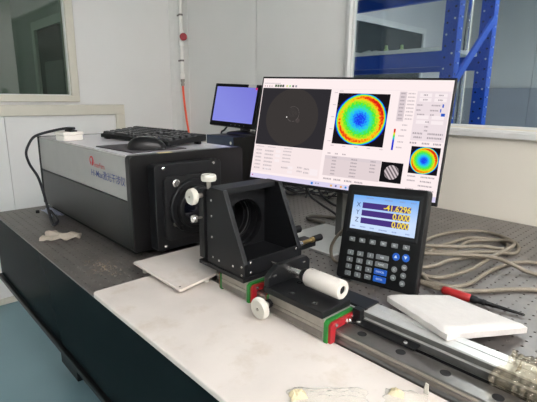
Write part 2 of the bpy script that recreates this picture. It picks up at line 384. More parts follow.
# ================================================================== laser interferometer
BX0, BX1, BY0, BY1, BZ0, BZ1 = -1.87, -1.115, 0.518, 0.897, 0.030, 0.295
it = thing('laser_interferometer', 'large two-tone laser interferometer with black round front aperture', 'instrument', ((BX0+BX1)/2, (BY0+BY1)/2, 0))
bs = part('base_tray', box(BM(), (BX0+0.03, BY0+0.015, 0.012), (BX1-0.01, BY1-0.015, BZ0)), BLACKM, it)
for fx in (BX0+0.08, BX1-0.09):
    for fy in (BY0+0.05, BY1-0.05):
        part('foot', lathe(BM(), (fx, fy, 0), (0, 0, 1), [(0, 0.018), (0.008, 0.02), (0.012, 0.016)], 18), BLACKM, it)
zs = 0.168
part('lower_housing', box(BM(), (BX0, BY0, BZ0), (BX1, BY1, zs)), CHAR, it, 0.003)
uh = part('upper_housing', box(BM(), (BX0, BY0, zs+0.001), (BX1, BY1, BZ1-0.002)), SILVERP, it, 0.004)
part('top_cover', box(BM(), (BX0+0.006, BY0+0.008, BZ1-0.003), (BX1-0.02, BY1-0.004, BZ1)), TOPP, it)
part('rear_bezel', box(BM(), (BX0-0.012, BY0-0.003, BZ0), (BX0, BY1+0.003, BZ1+0.001)), BLACK2, it, 0.003)
part('front_bezel', prism(BM(), rrect(BY0-0.004, BY1+0.004, BZ0-0.002, BZ1+0.003, 0.012), 'x', BX1, -1.088), BLACK2, it, 0.003)
part('nameplate_sticker', box(BM(), (-1.11, 0.605, BZ1+0.003), (-1.093, 0.648, BZ1+0.0036)), STK, it)
ac, az = 0.675, 0.150                                        # optical axis
fp = part('front_block', prism(BM(), rrect(0.565, 0.785, 0.030, 0.272, 0.010), 'x', -1.088, -1.05), BLACK, it, 0.002)
for sy, sz in ((0.592, 0.262), (0.758, 0.263), (0.590, 0.042), (0.758, 0.042)):
    part('screw', lathe(BM(), (-1.0505, sy, sz), (1, 0, 0), [(0, 0.0045), (0.002, 0.0045), (0.003, 0.003)], 12), CHROME, fp)
fl = part('mount_flange', prism(BM(), rrect(0.586, 0.764, 0.060, 0.240, 0.016), 'x', -1.05, -1.036), BLACKM, it, 0.002)
for sy, sz, r in ((0.620, 0.221, 0.0115), (0.735, 0.222, 0.006), (0.735, 0.075, 0.006)):
    part('screw', lathe(BM(), (-1.0365, sy, sz), (1, 0, 0), [(0, r), (0.005, r), (0.007, r*0.7)], 16), CHROME, fl)
part('latch_pin', box(lathe(BM(), (-1.034, 0.612, 0.106), (1, 0, 0), [(0, 0.006), (0.005, 0.006)], 12), (-1.035, 0.6105, 0.108), (-1.031, 0.6145, 0.15)), STEEL, fl)
b = BM(); lathe(b, (-1.036, ac, az), (1, 0, 0), [(0, 0.078), (0.010, 0.078), (0.013, 0.075), (0.013, 0.062), (0.030, 0.060), (0.032, 0.057), (0.032, 0.050), (0.012, 0.048)], 48)
rg = part('aperture_ring', b, BLACK, it, smooth=True)
part('lens', lathe(BM(), (-1.03, ac, az), (1, 0, 0), [(0, 0.0475), (0.004, 0.0475), (0.008, 0.035), (0.010, 0.012)], 32), mat('lens_glass', (18, 20, 30), 0.05, coat=1.0), rg, smooth=True)
for a in (130, 230, 350):
    part('retaining_tab', box(BM(), (-1.024, ac+0.07*math.cos(R(a))-0.006, az+0.07*math.sin(R(a))-0.006), (-1.018, ac+0.07*math.cos(R(a))+0.006, az+0.07*math.sin(R(a))+0.006)), BLACKM, rg)
# printing on the side panel
sideM = Matrix(((1, 0, 0, 0), (0, 0, -1, 0), (0, 1, 0, 0), (0, 0, 0, 1)))       # text x -> +x, text y -> +z, faces -y
def side_text(s, size, m, x, z, sx=1.0, bold=0.0, align='LEFT'):
    k = sideM.copy(); k.translation = rootmat(uh).inverted() @ Vector((x, BY0-0.0008, z+T)); return text(s, size, m, uh, k, align=align, sx=sx, bold=bold)
side_text('InterFero', 0.021, REDT, -1.333, 0.2475, 0.95, 0.0001)
side_text('Hi-Max激光干涉仪', 0.0275, BLUET, -1.362, 0.2205, 1.08, 0.0001)
lo = BM(); lathe(lo, (-1.352, BY0+0.0005, 0.257), (0, -1, 0), [(0, 0.015), (0.0014, 0.015)], 24)
lg = part('logo', lo, REDT, uh)
b = BM(); lathe(b, (-1.352, BY0-0.0009, 0.260), (0, -1, 0), [(0, 0.007), (0.0006, 0.007)], 16); box(b, (-1.354, BY0-0.0015, 0.243), (-1.350, BY0-0.0009, 0.258))
part('logo_mark', b, SILVERP, lg)

# mouse pad, keyboard, mouse, white junction box on top of it
one('mouse_pad', prism(BM(), [(-1.385, 0.548), (-1.16, 0.560), (-1.165, 0.74), (-1.39, 0.72)], 'z', BZ1, BZ1+0.003), mat('pad_cloth', (62, 58, 62), 0.85, var=0.1, scale=200), 'thin dark mouse pad under the black mouse', 'mouse pad')
def keyboard():
    t = thing('keyboard', 'black full-size computer keyboard lying on top of the instrument', 'keyboard', (-1.455, 0.775, BZ1), (0, 0, R(4)))
    W, D = 0.222, 0.078
    b = BM(); prism(b, [(-D, 0.004), (-D, 0.018), (D, 0.034), (D, 0.012)], 'x', -W, W); part('body', b, BLACKM, t, 0.003, local=True)
    for sx in (-1, 1):
        part('foot', box(BM(), (sx*0.19-0.012, D-0.02, 0), (sx*0.19+0.012, D-0.008, 0.014)), BLACKM, t, local=True)
        part('pad_foot', box(BM(), (sx*0.19-0.012, -D+0.004, 0), (sx*0.19+0.012, -D+0.016, 0.005)), BLACKM, t, local=True)
    key = BM(); b2 = [(-0.0085, -0.0085), (0.0085, -0.0085), (0.0085, 0.0085), (-0.0085, 0.0085)]
    A = [key.verts.new((x, y, 0)) for x, y in b2]; Bv = [key.verts.new((x*0.78, y*0.78+0.0005, 0.008)) for x, y in b2]
    key.faces.new(Bv); [key.faces.new((A[i], A[(i+1) % 4], Bv[(i+1) % 4], Bv[i])) for i in range(4)]
    me = bpy.data.meshes.new('key'); key.to_mesh(me); key.free(); me.materials.append(mat('keycap', (44, 45, 48), 0.4, var=0.06))
    sl = math.atan2(0.016, 2*D)
    for r in range(6):
        yy = D-0.012-r*0.0245-(0.004 if r else 0)
        xs = []
        if r == 5: xs = [(-0.207, 1.25), (-0.182, 1.2), (-0.158, 1.2), (-0.086, 6.2), (-0.014, 1.2), (0.010, 1.2), (0.034, 1.2)]
        else: xs = [(-0.209+k*0.0195+(r % 3)*0.003, 1.0) for k in range(13)] + [(0.047-0.004, 1.2)]
        xs += [(0.078+k*0.0195, 1.0) for k in range(3)] if r != 3 else []
        xs += [(0.147+k*0.0195, 1.0) for k in range(4)] if r else []
        for x, s in xs:
            o = bpy.data.objects.new('key', me); C.objects.link(o); o.parent = t
            o.location = (x, yy, 0.0175+0.016*(yy+D)/(2*D)); o.rotation_euler = (sl, 0, 0); o.scale = (s, 1, 1)
keyboard()
def mouse():
    t = thing('mouse', 'black optical computer mouse on the thin dark pad', 'mouse', (-1.212, 0.632, BZ1+0.003), (0, 0, R(50-90)))
    b = BM(); nu, nv = 28, 10; rings = []
    for j in range(nv+1):
        ph = j/nv*math.pi/2; ring = []
        for i in range(nu):
            a = 2*math.pi*i/nu; e = 2.5
            ca, sa = math.cos(a), math.sin(a); sq = (abs(ca)**e+abs(sa)**e)**(-1/e)
            y = sq*sa*0.058*math.cos(ph)**0.55; x = sq*ca*(0.031-0.004*(y/0.058))*math.cos(ph)**0.55
            z = 0.002+0.036*math.sin(ph)*(1-0.28*((y+0.012)/0.058)**2)
            ring.append(b.verts.new((x, y, z)))
        rings.append(ring)
    for A, B in zip(rings, rings[1:]):
        for i in range(nu): b.faces.new((A[i], A[(i+1) % nu], B[(i+1) % nu], B[i]))
    b.faces.new(rings[0]); b.faces.new(rings[-1])
    part('shell', b, mat('mouse_black', (13, 13, 15), 0.3, var=0.05, spec=0.35), t, smooth=True, local=True)
    part('wheel', lathe(BM(), (-0.004, 0.030, 0.030), (1, 0, 0), [(0, 0.008), (0.008, 0.008)], 16), BLACKG, t, local=True)
    part('base', prism(BM(), rrect(-0.028, 0.028, -0.054, 0.054, 0.02), 'z', 0.0, 0.003), BLACKM, t, local=True)
mouse()
jb = thing('junction_box', 'small white plastic junction box on the rear of the instrument', 'box', (-1.650, 0.560, BZ1), (0, 0, R(10)))
part('body', box(BM(), (-0.030, -0.036, 0), (0.030, 0.036, 0.019)), BOXW, jb, 0.004, local=True)
part('lid', box(BM(), (-0.032, -0.038, 0.019), (0.032, 0.038, 0.031)), BOXW, jb, 0.004, local=True)
part('port', box(BM(), (-0.02, -0.006, 0.031), (0.022, 0.02, 0.036)), BLACKM, jb, 0.002, local=True)
one('instrument_cable', tube(BM(), [(-1.63, 0.572, 0.338), (-1.68, 0.555, 0.335), (-1.74, 0.52, 0.322), (-1.83, 0.495, 0.300), (-1.91, 0.492, 0.265), (-1.965, 0.492, 0.222), (-1.935, 0.493, 0.180), (-1.84, 0.494, 0.137), (-1.745, 0.486, 0.060), (-1.65, 0.470, 0.012), (-1.60, 0.462, 0.008), (-1.64, 0.488, 0.008), (-1.72, 0.502, 0.008), (-1.765, 0.503, 0.02)], 0.0050, 10),
    CABLEB, 'black cable looping from the white junction box down to the table', 'cable')
# scrap of paper tissue and plastic under the rear corner
b = BM(); nx, ny = 14, 8; g = []
for i in range(nx+1):
    for j in range(ny+1):
        u, v = i/nx-0.5, j/ny-0.5
        p = Vector((-1.445, 0.440, 0)) + Vector((0.62, 0.78, 0))*u*0.115 + Vector((-0.86, 0.5, 0))*v*0.075*(1-0.5*u)
        h = noise.noise(Vector((u*5, v*4, 1.3)))*0.5+0.5; g.append(b.verts.new((p.x+0.008*noise.noise(Vector((u*4, v*5, 9))), p.y+0.01*noise.noise(Vector((u*5, v*5, 4))), 0.006+0.02*h+0.012*abs(math.sin(v*7)))))
for i in range(nx):
    for j in range(ny): k = i*(ny+1)+j; b.faces.new((g[k], g[k+1], g[k+ny+2], g[k+ny+1]))
bmesh.ops.solidify(b, geom=b.faces[:], thickness=0.005)
mn = min(v.co.z for v in b.verts); bmesh.ops.translate(b, verts=b.verts, vec=(0, 0, 0.0005-mn))
one('crumpled_tissue', b, PAPER, 'crumpled cream paper tissue near the front edge of the table', 'tissue', smooth=True)
b = BM(); nx = 8; g = []
for i in range(nx+1):
    for j in range(nx+1):
        u, v = i/nx-0.5, j/nx-0.5; g.append(b.verts.new((-1.79+u*0.14, 0.521+v*0.055, 0.004+0.016*(noise.noise(Vector((u*6, v*6, 3)))+0.5))))
for i in range(nx):
    for j in range(nx): k = i*(nx+1)+j; b.faces.new((g[k], g[k+1], g[k+nx+2], g[k+nx+1]))
bmesh.ops.solidify(b, geom=b.faces[:], thickness=0.002)
mn = min(v.co.z for v in b.verts); bmesh.ops.translate(b, verts=b.verts, vec=(0, 0, 0.0005-mn))
one('plastic_scrap', b, mat('pale_blue_film', (196, 202, 220), 0.4, var=0.08, scale=60), 'pale bluish plastic scrap under the rear end of the instrument', 'plastic scrap')
one('rubber_stopper', lathe(BM(), (-1.842, 0.478, 0), (0, 0, 1), [(0, 0.007), (0.008, 0.007), (0.011, 0.005)], 16), BLACKM, 'tiny black rubber stopper on bare table near the far end', 'stopper')
# gritty stain in front of the instrument
b = BM()
for k in range(90):
    a = random.gauss(0, 1); c = random.gauss(0, 1); s = random.uniform(0.0008, 0.0028)
    x, y = -1.112+a*0.035, 0.435+c*0.02
    if math.hypot((x+1.112)/0.09, (y-0.435)/0.04) > 1: continue
    lathe(b, (x, y, 0.0), (random.uniform(-.3, .3), random.uniform(-.3, .3), 1), [(0, s), (s*0.5, s*0.8), (s*0.8, s*0.3)], 6)
tag(part('grit', b, RUST), 'brown gritty residue spilt on table beside the white board', 'grit', kind='stuff')

# ================================================================== white boards
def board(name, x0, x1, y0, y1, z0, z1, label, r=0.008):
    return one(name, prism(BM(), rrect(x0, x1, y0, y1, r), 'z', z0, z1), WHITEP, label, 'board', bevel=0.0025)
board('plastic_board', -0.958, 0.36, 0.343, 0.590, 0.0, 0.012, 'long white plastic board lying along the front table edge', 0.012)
sb = thing('plastic_tray', 'small square white plastic plate under the interferometer front', 'plate', (-0.915, 0.60, 0.0))
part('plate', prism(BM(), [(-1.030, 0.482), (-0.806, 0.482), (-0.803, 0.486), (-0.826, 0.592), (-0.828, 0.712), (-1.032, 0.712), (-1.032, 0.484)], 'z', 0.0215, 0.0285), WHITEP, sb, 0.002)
for sx, sy in ((-1.01, 0.505), (-1.01, 0.69)):
    part('standoff', cyl(BM(), (sx, sy, 0), (sx, sy, 0.0215), 0.008), KNOBW, sb)
for sx, sy in ((-0.835, 0.505), (-0.835, 0.575)):
    part('standoff', cyl(BM(), (sx, sy, 0.012), (sx, sy, 0.0215), 0.008), KNOBW, sb)
part('pin_hole', cyl(BM(), (-0.817, 0.490, 0.0283), (-0.817, 0.490, 0.0288), 0.0025, 12), HOLE, sb)

# ================================================================== linear guide
RY0, RY1, RZ = 0.594, 0.640, 0.036
rl = thing('linear_rail', 'long ground steel linear guide rail with counterbored bolt holes', 'rail', (-0.3, 0.617, 0))
b = BM(); prism(b, [(RY0, 0.0), (RY1, 0.0), (RY1, 0.012), (RY1-0.004, 0.016), (RY1-0.004, 0.024), (RY1, 0.028), (RY1, RZ-0.002), (RY1-0.002, RZ), (RY0+0.002, RZ), (RY0, RZ-0.002), (RY0, 0.028), (RY0+0.004, 0.024), (RY0+0.004, 0.016), (RY0, 0.012)], 'x', -0.822, 0.40)
part('rail_bar', b, STEELD, rl)
part('edge_strip', box(BM(), (-0.822, RY0-0.0008, 0.029), (0.40, RY0+0.001, RZ-0.002)), STEEL, rl)
for k in range(17):
    x = -0.954+k*0.078
    if -0.44 < x < 0.39 or x > -0.47:
        part('bolt_hole', lathe(BM(), (x, 0.617, RZ+0.0003), (0, 0, -1), [(0, 0.0085), (0.0006, 0.0085)], 20), HOLE, rl)

def carriage(root, x0, x1):
    """steel block with green and red end caps"""
    y0, y1, z0, z1 = 0.574, 0.664, 0.012, 0.058
    c = part('carriage_block', box(box(box(BM(), (x0+0.014, y0, 0.040), (x1-0.014, y1, z1)), (x0+0.014, y0, z0+0.004), (x1-0.014, RY0-0.0015, 0.040)), (x0+0.014, RY1+0.0015, z0+0.004), (x1-0.014, y1, 0.040)), STEEL, root, 0.002)
    part('seal_strip', box(BM(), (x0+0.016, y0-0.001, z0+0.008), (x1-0.016, y0+0.001, z0+0.020)), STEELD, c)
    for xa, xb, m, n, q in ((x0+0.006, x0+0.014, GREENP, 'green_cap', 0.001), (x1-0.014, x1-0.006, GREENP, 'green_cap', 0.001), (x0, x0+0.006, REDP, 'red_seal', 0.004), (x1-0.006, x1, REDP, 'red_seal', 0.005)):
        b = BM(); e = 0.0015
        prism(b, [(y0+q, z0), (RY0-e, z0), (RY0-e, RZ+e), (RY1+e, RZ+e), (RY1+e, z0), (y1-q, z0), (y1-q, z1-0.006-q), (y1-q-0.006, z1-q-0.001), (y0+q+0.006, z1-q-0.001), (y0+q, z1-0.006-q)], 'x', xa, xb)
        part(n, b, m, root)
    for sy in (0.592, 0.642):
        part('cap_screw', lathe(BM(), (x1, sy, 0.046), (1, 0, 0), [(0, 0.0035), (0.003, 0.0035)], 10), CHROME, root)
    g = part('grease_nipple', lathe(BM(), (x1, 0.622, 0.044), (1, 0.1, 0.5), [(0, 0.004), (0.005, 0.004), (0.006, 0.0025), (0.011, 0.004), (0.013, 0.002)], 12), CHROME, root)

# ---- carriage with the gusseted mirror bracket
mb = thing('mirror_mount_stage', 'black gusseted bracket with round aperture and white thumb knobs on carriage', 'optical mount', (-0.75, 0.66, 0))
carriage(mb, -0.785, -0.668)
part('base_plate', box(BM(), (-0.850, 0.566, 0.058), (-0.682, 0.752, 0.068)), BLACK, mb, 0.001)
part('bracket_floor', box(BM(), (-0.818, 0.582, 0.068), (-0.690, 0.740, 0.088)), BLACK, mb, 0.001)
gs = [(-0.820, 0.068), (-0.684, 0.068), (-0.684, 0.098), (-0.757, 0.251), (-0.806, 0.251), (-0.820, 0.240)]
gus = []
for a, c in ((0.570, 0.582), (0.740, 0.752)):
    g = part('gusset', prism(BM(), gs, 'y', a, c), BLACK, mb, 0.001); gus.append(g)
for sx, sz in ((-0.797, 0.0865), (-0.774, 0.084), (-0.722, 0.086), (-0.692, 0.092), (-0.692, 0.073), (-0.800, 0.135), (-0.800, 0.185), (-0.800, 0.222)):
    part('screw', lathe(BM(), (sx, 0.5702, sz), (0, -1, 0), [(0, 0.0030), (0.0012, 0.0030), (0.0018, 0.002)], 10), CHROME, gus[0])
for sy, sz in ((0.590, 0.101), (0.590, 0.080), (0.728, 0.101)):
    pass
part('front_lip', box(BM(), (-0.690, 0.582, 0.068), (-0.684, 0.740, 0.106)), BLACK, mb, 0.001)
for sy, sz in ((0.589, 0.100), (0.589, 0.077), (0.732, 0.100)):
    part('screw', lathe(BM(), (-0.6842, sy, sz), (1, 0, 0), [(0, 0.0026), (0.001, 0.0026), (0.0016, 0.0016)], 10), CHROME, mb)
def holed_plate(x0, x1, y0, y1, z0, z1, cy, cz, r, seg=48):
    """rectangular plate across x with a round hole"""
    b = BM(); rings = []
    per = []
    for k in range(seg):
        a = 2*math.pi*k/seg; d = (math.cos(a), math.sin(a))
        tx = ((y1-cy) if d[0] > 0 else (y0-cy))/d[0] if abs(d[0]) > 1e-6 else 1e9
        tz = ((z1-cz) if d[1] > 0 else (z0-cz))/d[1] if abs(d[1]) > 1e-6 else 1e9
        t = min(tx, tz); per.append((cy+d[0]*t, cz+d[1]*t))
    for cx_, cz_ in ((y0, z0), (y1, z0), (y0, z1), (y1, z1)):            # pull the nearest point onto each corner
        i = min(range(seg), key=lambda q: (per[q][0]-cx_)**2+(per[q][1]-cz_)**2); per[i] = (cx_, cz_)
    cir = [(cy+r*math.cos(2*math.pi*k/seg), cz+r*math.sin(2*math.pi*k/seg)) for k in range(seg)]
    L = [[b.verts.new((x, *p)) for p in q] for x in (x0, x1) for q in (per, cir)]
    for k in range(seg):
        n = (k+1) % seg
        b.faces.new((L[0][k], L[0][n], L[1][n], L[1][k])); b.faces.new((L[2][k], L[2][n], L[3][n], L[3][k]))
        b.faces.new((L[0][k], L[0][n], L[2][n], L[2][k])); b.faces.new((L[1][k], L[1][n], L[3][n], L[3][k]))
    return b
part('aperture_plate', holed_plate(-0.820, -0.806, 0.582, 0.740, 0.088, 0.2505, 0.672, 0.150, 0.0585), BLACK, mb)
part('top_bar', box(BM(), (-0.806, 0.582, 0.238), (-0.768, 0.740, 0.2508)), BLACK, mb, 0.001)
part('tilt_plate', holed_plate(-0.846, -0.826, 0.566, 0.756, 0.076, 0.244, 0.672, 0.150, 0.0575), BLACK, mb)
b = BM(); lathe(b, (-0.905, 0.672, 0.150), (1, 0, 0), [(0, 0.060), (0.057, 0.060), (0.057, 0.0555), (0.050, 0.0555), (0.050, 0.052), (0.038, 0.052), (0.038, 0.049), (0.004, 0.049), (0.004, 0.001)], 48)
cell = part('lens_cell', b, BLACKM, mb, smooth=True)
for t_, r_ in ((-0.8445, 0.0468), (-0.8565, 0.0448)):
    pass
part('retaining_ring', lathe(BM(), (-0.856, 0.672, 0.150), (1, 0, 0), [(0, 0.0555), (0.0, 0.0525), (0.002, 0.0525), (0.002, 0.0555)], 48, cap=False), mat('ring_grey', (90, 92, 92), 0.3, metal=0.7), cell)
def knob(name, p, d, r, h, stem, root, m=KNOBW):
    k = part(name, lathe(BM(), p, d, [(stem, r*0.55), (stem+0.001, r*0.92), (stem+0.003, r), (stem+h-0.003, r), (stem+h, r*0.9), (stem+h, r*0.2), (stem+h-0.001, r*0.15)], 32), m, root, smooth=True)
    p = Vector(p); d = Vector(d).normalized()
    part('stem', cyl(BM(), p, p+d*(stem+0.001), r*0.3, 14), STEEL, k)
    part('set_screw', cyl(BM(), p+d*(stem+h-0.0005), p+d*(stem+h+0.0012), r*0.14, 10), STEEL, k)
    # fine knurl ridges
    b = BM(); u, v = frame_of(d)
    for q in range(36):
        a = 2*math.pi*q/36; c = p+(u*math.cos(a)+v*math.sin(a))*r*1.0
        cyl(b, c+d*(stem+0.004), c+d*(stem+h-0.004), r*0.035, 5)
    tag(part('knurling', b, m, k), kind='stuff')
    return k
knob('thumb_knob', (-0.822, 0.579, 0.244), (0, 0, 1), 0.0172, 0.016, 0.018, mb)
knob('thumb_knob', (-0.832, 0.566, 0.229), (0, -1, 0.02), 0.0185, 0.016, 0.018, mb)
knob('adjusting_screw', (-0.834, 0.566, 0.176), (0, -1, 0), 0.009, 0.012, 0.014, mb, CHROME)
# spring post and clamp on the far side of the bracket
pl = part('clamp_arm', box(BM(), (-0.752, 0.752, 0.076), (-0.710, 0.835, 0.094)), BLACK, mb, 0.002)
part('clamp_screw', lathe(BM(), (-0.700, 0.752, 0.100), (0, 1, 0.03), [(0, 0.006), (0.018, 0.006), (0.018, 0.0048), (0.05, 0.0048), (0.052, 0.007), (0.060, 0.007)], 16), BRASS, pl, smooth=True)
part('clamp_tip', lathe(BM(), (-0.700, 0.752, 0.100), (0, 1, 0.03), [(0.0, 0.0065), (0.016, 0.0065)], 16), CHROME, pl, smooth=True)
part('clamp_knob', lathe(BM(), (-0.700, 0.812, 0.102), (0, 1, 0), [(0, 0.008), (0.028, 0.0085), (0.03, 0.006)], 16), BLACKM, pl, smooth=True)
part('cable_socket', lathe(BM(), (-0.768, 0.752, 0.110), (0, 1, 0), [(0, 0.014), (0.04, 0.014), (0.042, 0.010), (0.08, 0.010)], 18), BLACKM, mb, smooth=True)
part('socket_nut', lathe(BM(), (-0.768, 0.790, 0.110), (0, 1, 0), [(0, 0.0155), (0.008, 0.0155)], 6), STEEL, mb)

# ---- carriage with the micrometer
mc = thing('micrometer_stage', 'black plate carriage carrying a white micrometer and a white side knob', 'optical stage', (-0.55, 0.617, 0))
carriage(mc, -0.624, -0.449)
cp = part('carriage_plate', box(BM(), (-0.624, 0.571, 0.058), (-0.464, 0.656, 0.071)), BLACK, mc, 0.002)
for sx, sy in ((-0.500, 0.590), (-0.500, 0.640), (-0.560, 0.590), (-0.585, 0.640)):
    part('bolt', lathe(BM(), (sx, sy, 0.0705), (0, 0, 1), [(0, 0.006), (0.0008, 0.006), (0.0008, 0.0035), (0.0002, 0.003)], 14), BLACKG, cp)
ub = part('upright_bracket', prism(BM(), [(0.573, 0.071), (0.700, 0.071), (0.700, 0.102), (0.690, 0.112), (0.600, 0.112), (0.573, 0.092)], 'x', -0.624, -0.611), BLACK, mc, 0.0015)
for sy, sz in ((0.592, 0.092), (0.680, 0.100)):
    part('screw', box(BM(), (-0.6115, sy-0.004, sz-0.0015), (-0.6102, sy+0.004, sz+0.0015)), CHROME, ub)
my, mz = 0.634, 0.0955
mi = part('micrometer_barrel', lathe(BM(), (-0.664, my, mz), (1, 0, 0), [(0, 0.003), (0.028, 0.003), (0.028, 0.0065), (0.070, 0.0065), (0.070, 0.0075), (0.094, 0.0075)], 24), CHROME, mc, smooth=True)
part('collar', lathe(BM(), (-0.573, my, mz), (1, 0, 0), [(0, 0.010), (0.003, 0.0135), (0.014, 0.0155), (0.016, 0.0155)], 32), BLACKM, mi, smooth=True)
th = part('thimble', lathe(BM(), (-0.557, my, mz), (1, 0, 0), [(0, 0.0165), (0.004, 0.019), (0.086, 0.019), (0.089, 0.0175), (0.089, 0.0085), (0.080, 0.0085)], 40), IVORY, mi, smooth=True)
part('bore', lathe(BM(), (-0.4765, my, mz), (1, 0, 0), [(0, 0.0083), (0.006, 0.0083)], 20), HOLE, th)
part('scale_mark', box(BM(), (-0.551, my-0.0003, mz+0.0189), (-0.543, my+0.0003, mz+0.0193)), BLACKM, th)
knob('clamp_knob', (-0.606, 0.574, 0.038), (0, -1, -0.08), 0.0225, 0.015, 0.020, mc)
part('clamp_boss', cyl(BM(), (-0.606, 0.576, 0.038), (-0.606, 0.566, 0.038), 0.009, 16), BLACKM, mc)
# read-head bracket reaching over to the scale bar, with its screw strip along the rail
rh = part('read_head', prism(BM(), [(0.657, 0.040), (0.657, 0.064), (0.703, 0.064), (0.703, 0.0605), (0.6655, 0.0605), (0.6655, 0.040)], 'x', -0.512, -0.430), BLACK, mc, 0.0015)
part('read_head_block', box(BM(), (-0.4485, 0.6415, 0.0412), (-0.432, 0.657, 0.064)), BLACK, mc, 0.001)
ss = part('screw_strip', box(BM(), (-0.470, 0.634, 0.0368), (-0.315, 0.656, 0.041)), BLACKM, mc, 0.0005)
for sx in (-0.432, -0.335):
    part('screw', lathe(BM(), (sx, 0.640, 0.041), (0, 0, 1), [(0, 0.0042), (0.002, 0.0042), (0.0035, 0.0025)], 12), CHROME, ss, smooth=True)

# ---- aluminium scale bar behind the rail
sc = thing('scale_bar', 'long brushed aluminium extrusion bar running behind the steel rail', 'bar', (-0.1, 0.68, 0))
part('black_foot', box(BM(), (-0.60, 0.652, 0.0), (0.40, 0.696, 0.030)), BLACKM, sc)
b = BM(); prism(b, [(0.656, 0.030), (0.656, 0.044), (0.6585, 0.046), (0.656, 0.048), (0.656, 0.0585), (0.6575, 0.060), (0.668, 0.060), (0.669, 0.0588), (0.680, 0.0588), (0.681, 0.060), (0.699, 0.060), (0.700, 0.0585), (0.700, 0.030)], 'x', -0.60, 0.40)
part('extrusion', b, ALUB, sc)
for za, zb in ((0.031, 0.0435), (0.0485, 0.0578)):  # grey strips paint the shaded side face of the extrusion
    part('side_shade_strip', box(BM(), (-0.60, 0.6548, za), (0.40, 0.6562, zb)), ALU_SHADE, sc, 0.0004)
# bubble wrap round its near end
def wrap():
    b = BM(); nu, nv = 170, 140; rings = []
    for i in range(nu+1):
        x = -0.188+0.29*i/nu; ring = []
        for j in range(nv):
            a = 2*math.pi*j/nv; e = 2.5; ca, sa = math.cos(a), math.sin(a); sq = (abs(ca)**e+abs(sa)**e)**(-1/e)
            s = x*95; t = a*3.18; off = 0.5 if int(math.floor(s)) % 2 else 0
            fu, fv = (s % 1)-0.5, ((t/1.0+off) % 1)-0.5
            bub = max(0, 1-(fu*fu+fv*fv)*5)**0.5
            n_ = noise.noise(Vector((x*26, ca*1.6, sa*1.6+2)))
            rr = 1.02+0.22*n_+0.11*bub+(0.05 if i < 3 else 0)*noise.noise(Vector((a*3, 0, 1)))
            xx = x+(0.018*noise.noise(Vector((ca*1.4, sa*1.4, 5))) if i < 12 else 0)
            ring.append(b.verts.new((xx, 0.678+ca*sq*0.036*rr, max(0.0008, 0.038+sa*sq*0.036*rr))))
        rings.append(ring)
    for A, B in zip(rings, rings[1:]):
        for j in range(nv): b.faces.new((A[j], A[(j+1) % nv], B[(j+1) % nv], B[j]))
    return b
one('bubble_wrap', wrap(), BUB, 'yellowed bubble wrap wound round the end of the aluminium bar', 'bubble wrap', smooth=True)

# ---- white foam sheet leaning on the bar
def foam():
    A, B, D_, E_ = Vector((-0.424, 0.719, 0.0655)), Vector((-0.390, 0.918, 0.014)), Vector((-0.222, 0.902, 0.012)), Vector((-0.276, 0.664, 0.0665))
    b = BM(); nu, nv = 26, 30; top = []; bot = []
    for i in range(nu+1):
        for j in range(nv+1):
            u, v = i/nu, j/nv
            p = A*(1-u)*(1-v)+B*(1-u)*v+D_*u*v+E_*u*(1-v)
            h = 0.0011*noise.noise(p*45)+0.0006*noise.noise(p*140); ed = min(u, 1-u, v, 1-v)
            wob = Vector((noise.noise(p*60+Vector((5, 0, 0))), noise.noise(p*60), 0))*0.0016*(1 if ed == 0 else 0)
            zt = p.z+0.012 if False else p.z
            top.append(b.verts.new(p+wob+Vector((0, 0, 0.0205+h-(0.0075 if ed == 0 else 0.002 if ed < 0.05 else 0)))))
            bot.append(b.verts.new(p+wob+Vector((0, 0, -0.002+(0.004 if ed == 0 else 0)))))
    I = lambda i, j: i*(nv+1)+j
    for i in range(nu):
        for j in range(nv):
            b.faces.new((top[I(i, j)], top[I(i+1, j)], top[I(i+1, j+1)], top[I(i, j+1)])); b.faces.new((bot[I(i, j)], bot[I(i, j+1)], bot[I(i+1, j+1)], bot[I(i+1, j)]))
    edge = [I(i, 0) for i in range(nu)]+[I(nu, j) for j in range(nv)]+[I(i, nv) for i in range(nu, 0, -1)]+[I(0, j) for j in range(nv, 0, -1)]
    for k in range(len(edge)):
        a, c = edge[k], edge[(k+1) % len(edge)]; b.faces.new((top[a], top[c], bot[c], bot[a]))
    bmesh.ops.translate(b, verts=b.verts, vec=(0, 0, -0.006))
    return b
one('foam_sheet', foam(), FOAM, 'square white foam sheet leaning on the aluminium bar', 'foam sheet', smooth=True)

# ================================================================== digital readout
P = [Vector(p) for p in ((-0.679, 0.916, 0.232), (-0.462, 0.925, 0.247), (-0.436, 0.865, 0.015), (-0.654, 0.856, 0.0))]
ex = ((P[1]-P[0])+(P[2]-P[3])).normalized(); ey = ((P[0]-P[3])+(P[1]-P[2])); ey = (ey-ex*ey.dot(ex)).normalized(); ez = ex.cross(ey)
rotD = Matrix((ex, ey, ez)).transposed()
DW, DH = 0.218, 0.2405
org = sum(P, Vector())/4-ex*DW/2-ey*DH/2               # bottom left corner; local x right, y up, z out of the face
dro = thing('digital_readout', 'black handheld digital readout with lit display and keypad, leaning back', 'digital readout', org+Vector((0, 0, 0.004)), rotD)
def L(x, y, z=0): return (x/1000, (DH*1000-y)/1000, z/1000)   # millimetres from the top left corner
b = BM(); prism(b, rrect(0, DW, 0, DH, 0.008), 'z', -0.020, 0.0); part('housing', b, mat('readout_black', (19, 20, 21), 0.45, var=0.05, spec=0.3), dro, 0.003, local=True)
b = BM(); prism(b, rrect(0.05, DW-0.05, 0.07, 0.20, 0.006), 'z', -0.034, -0.0201); part('rear_cover', b, BLACKM, dro, local=True)
stz = None
b = BM(); x0, y0, _ = L(19, 23); x1, y1, _ = L(200, 114)
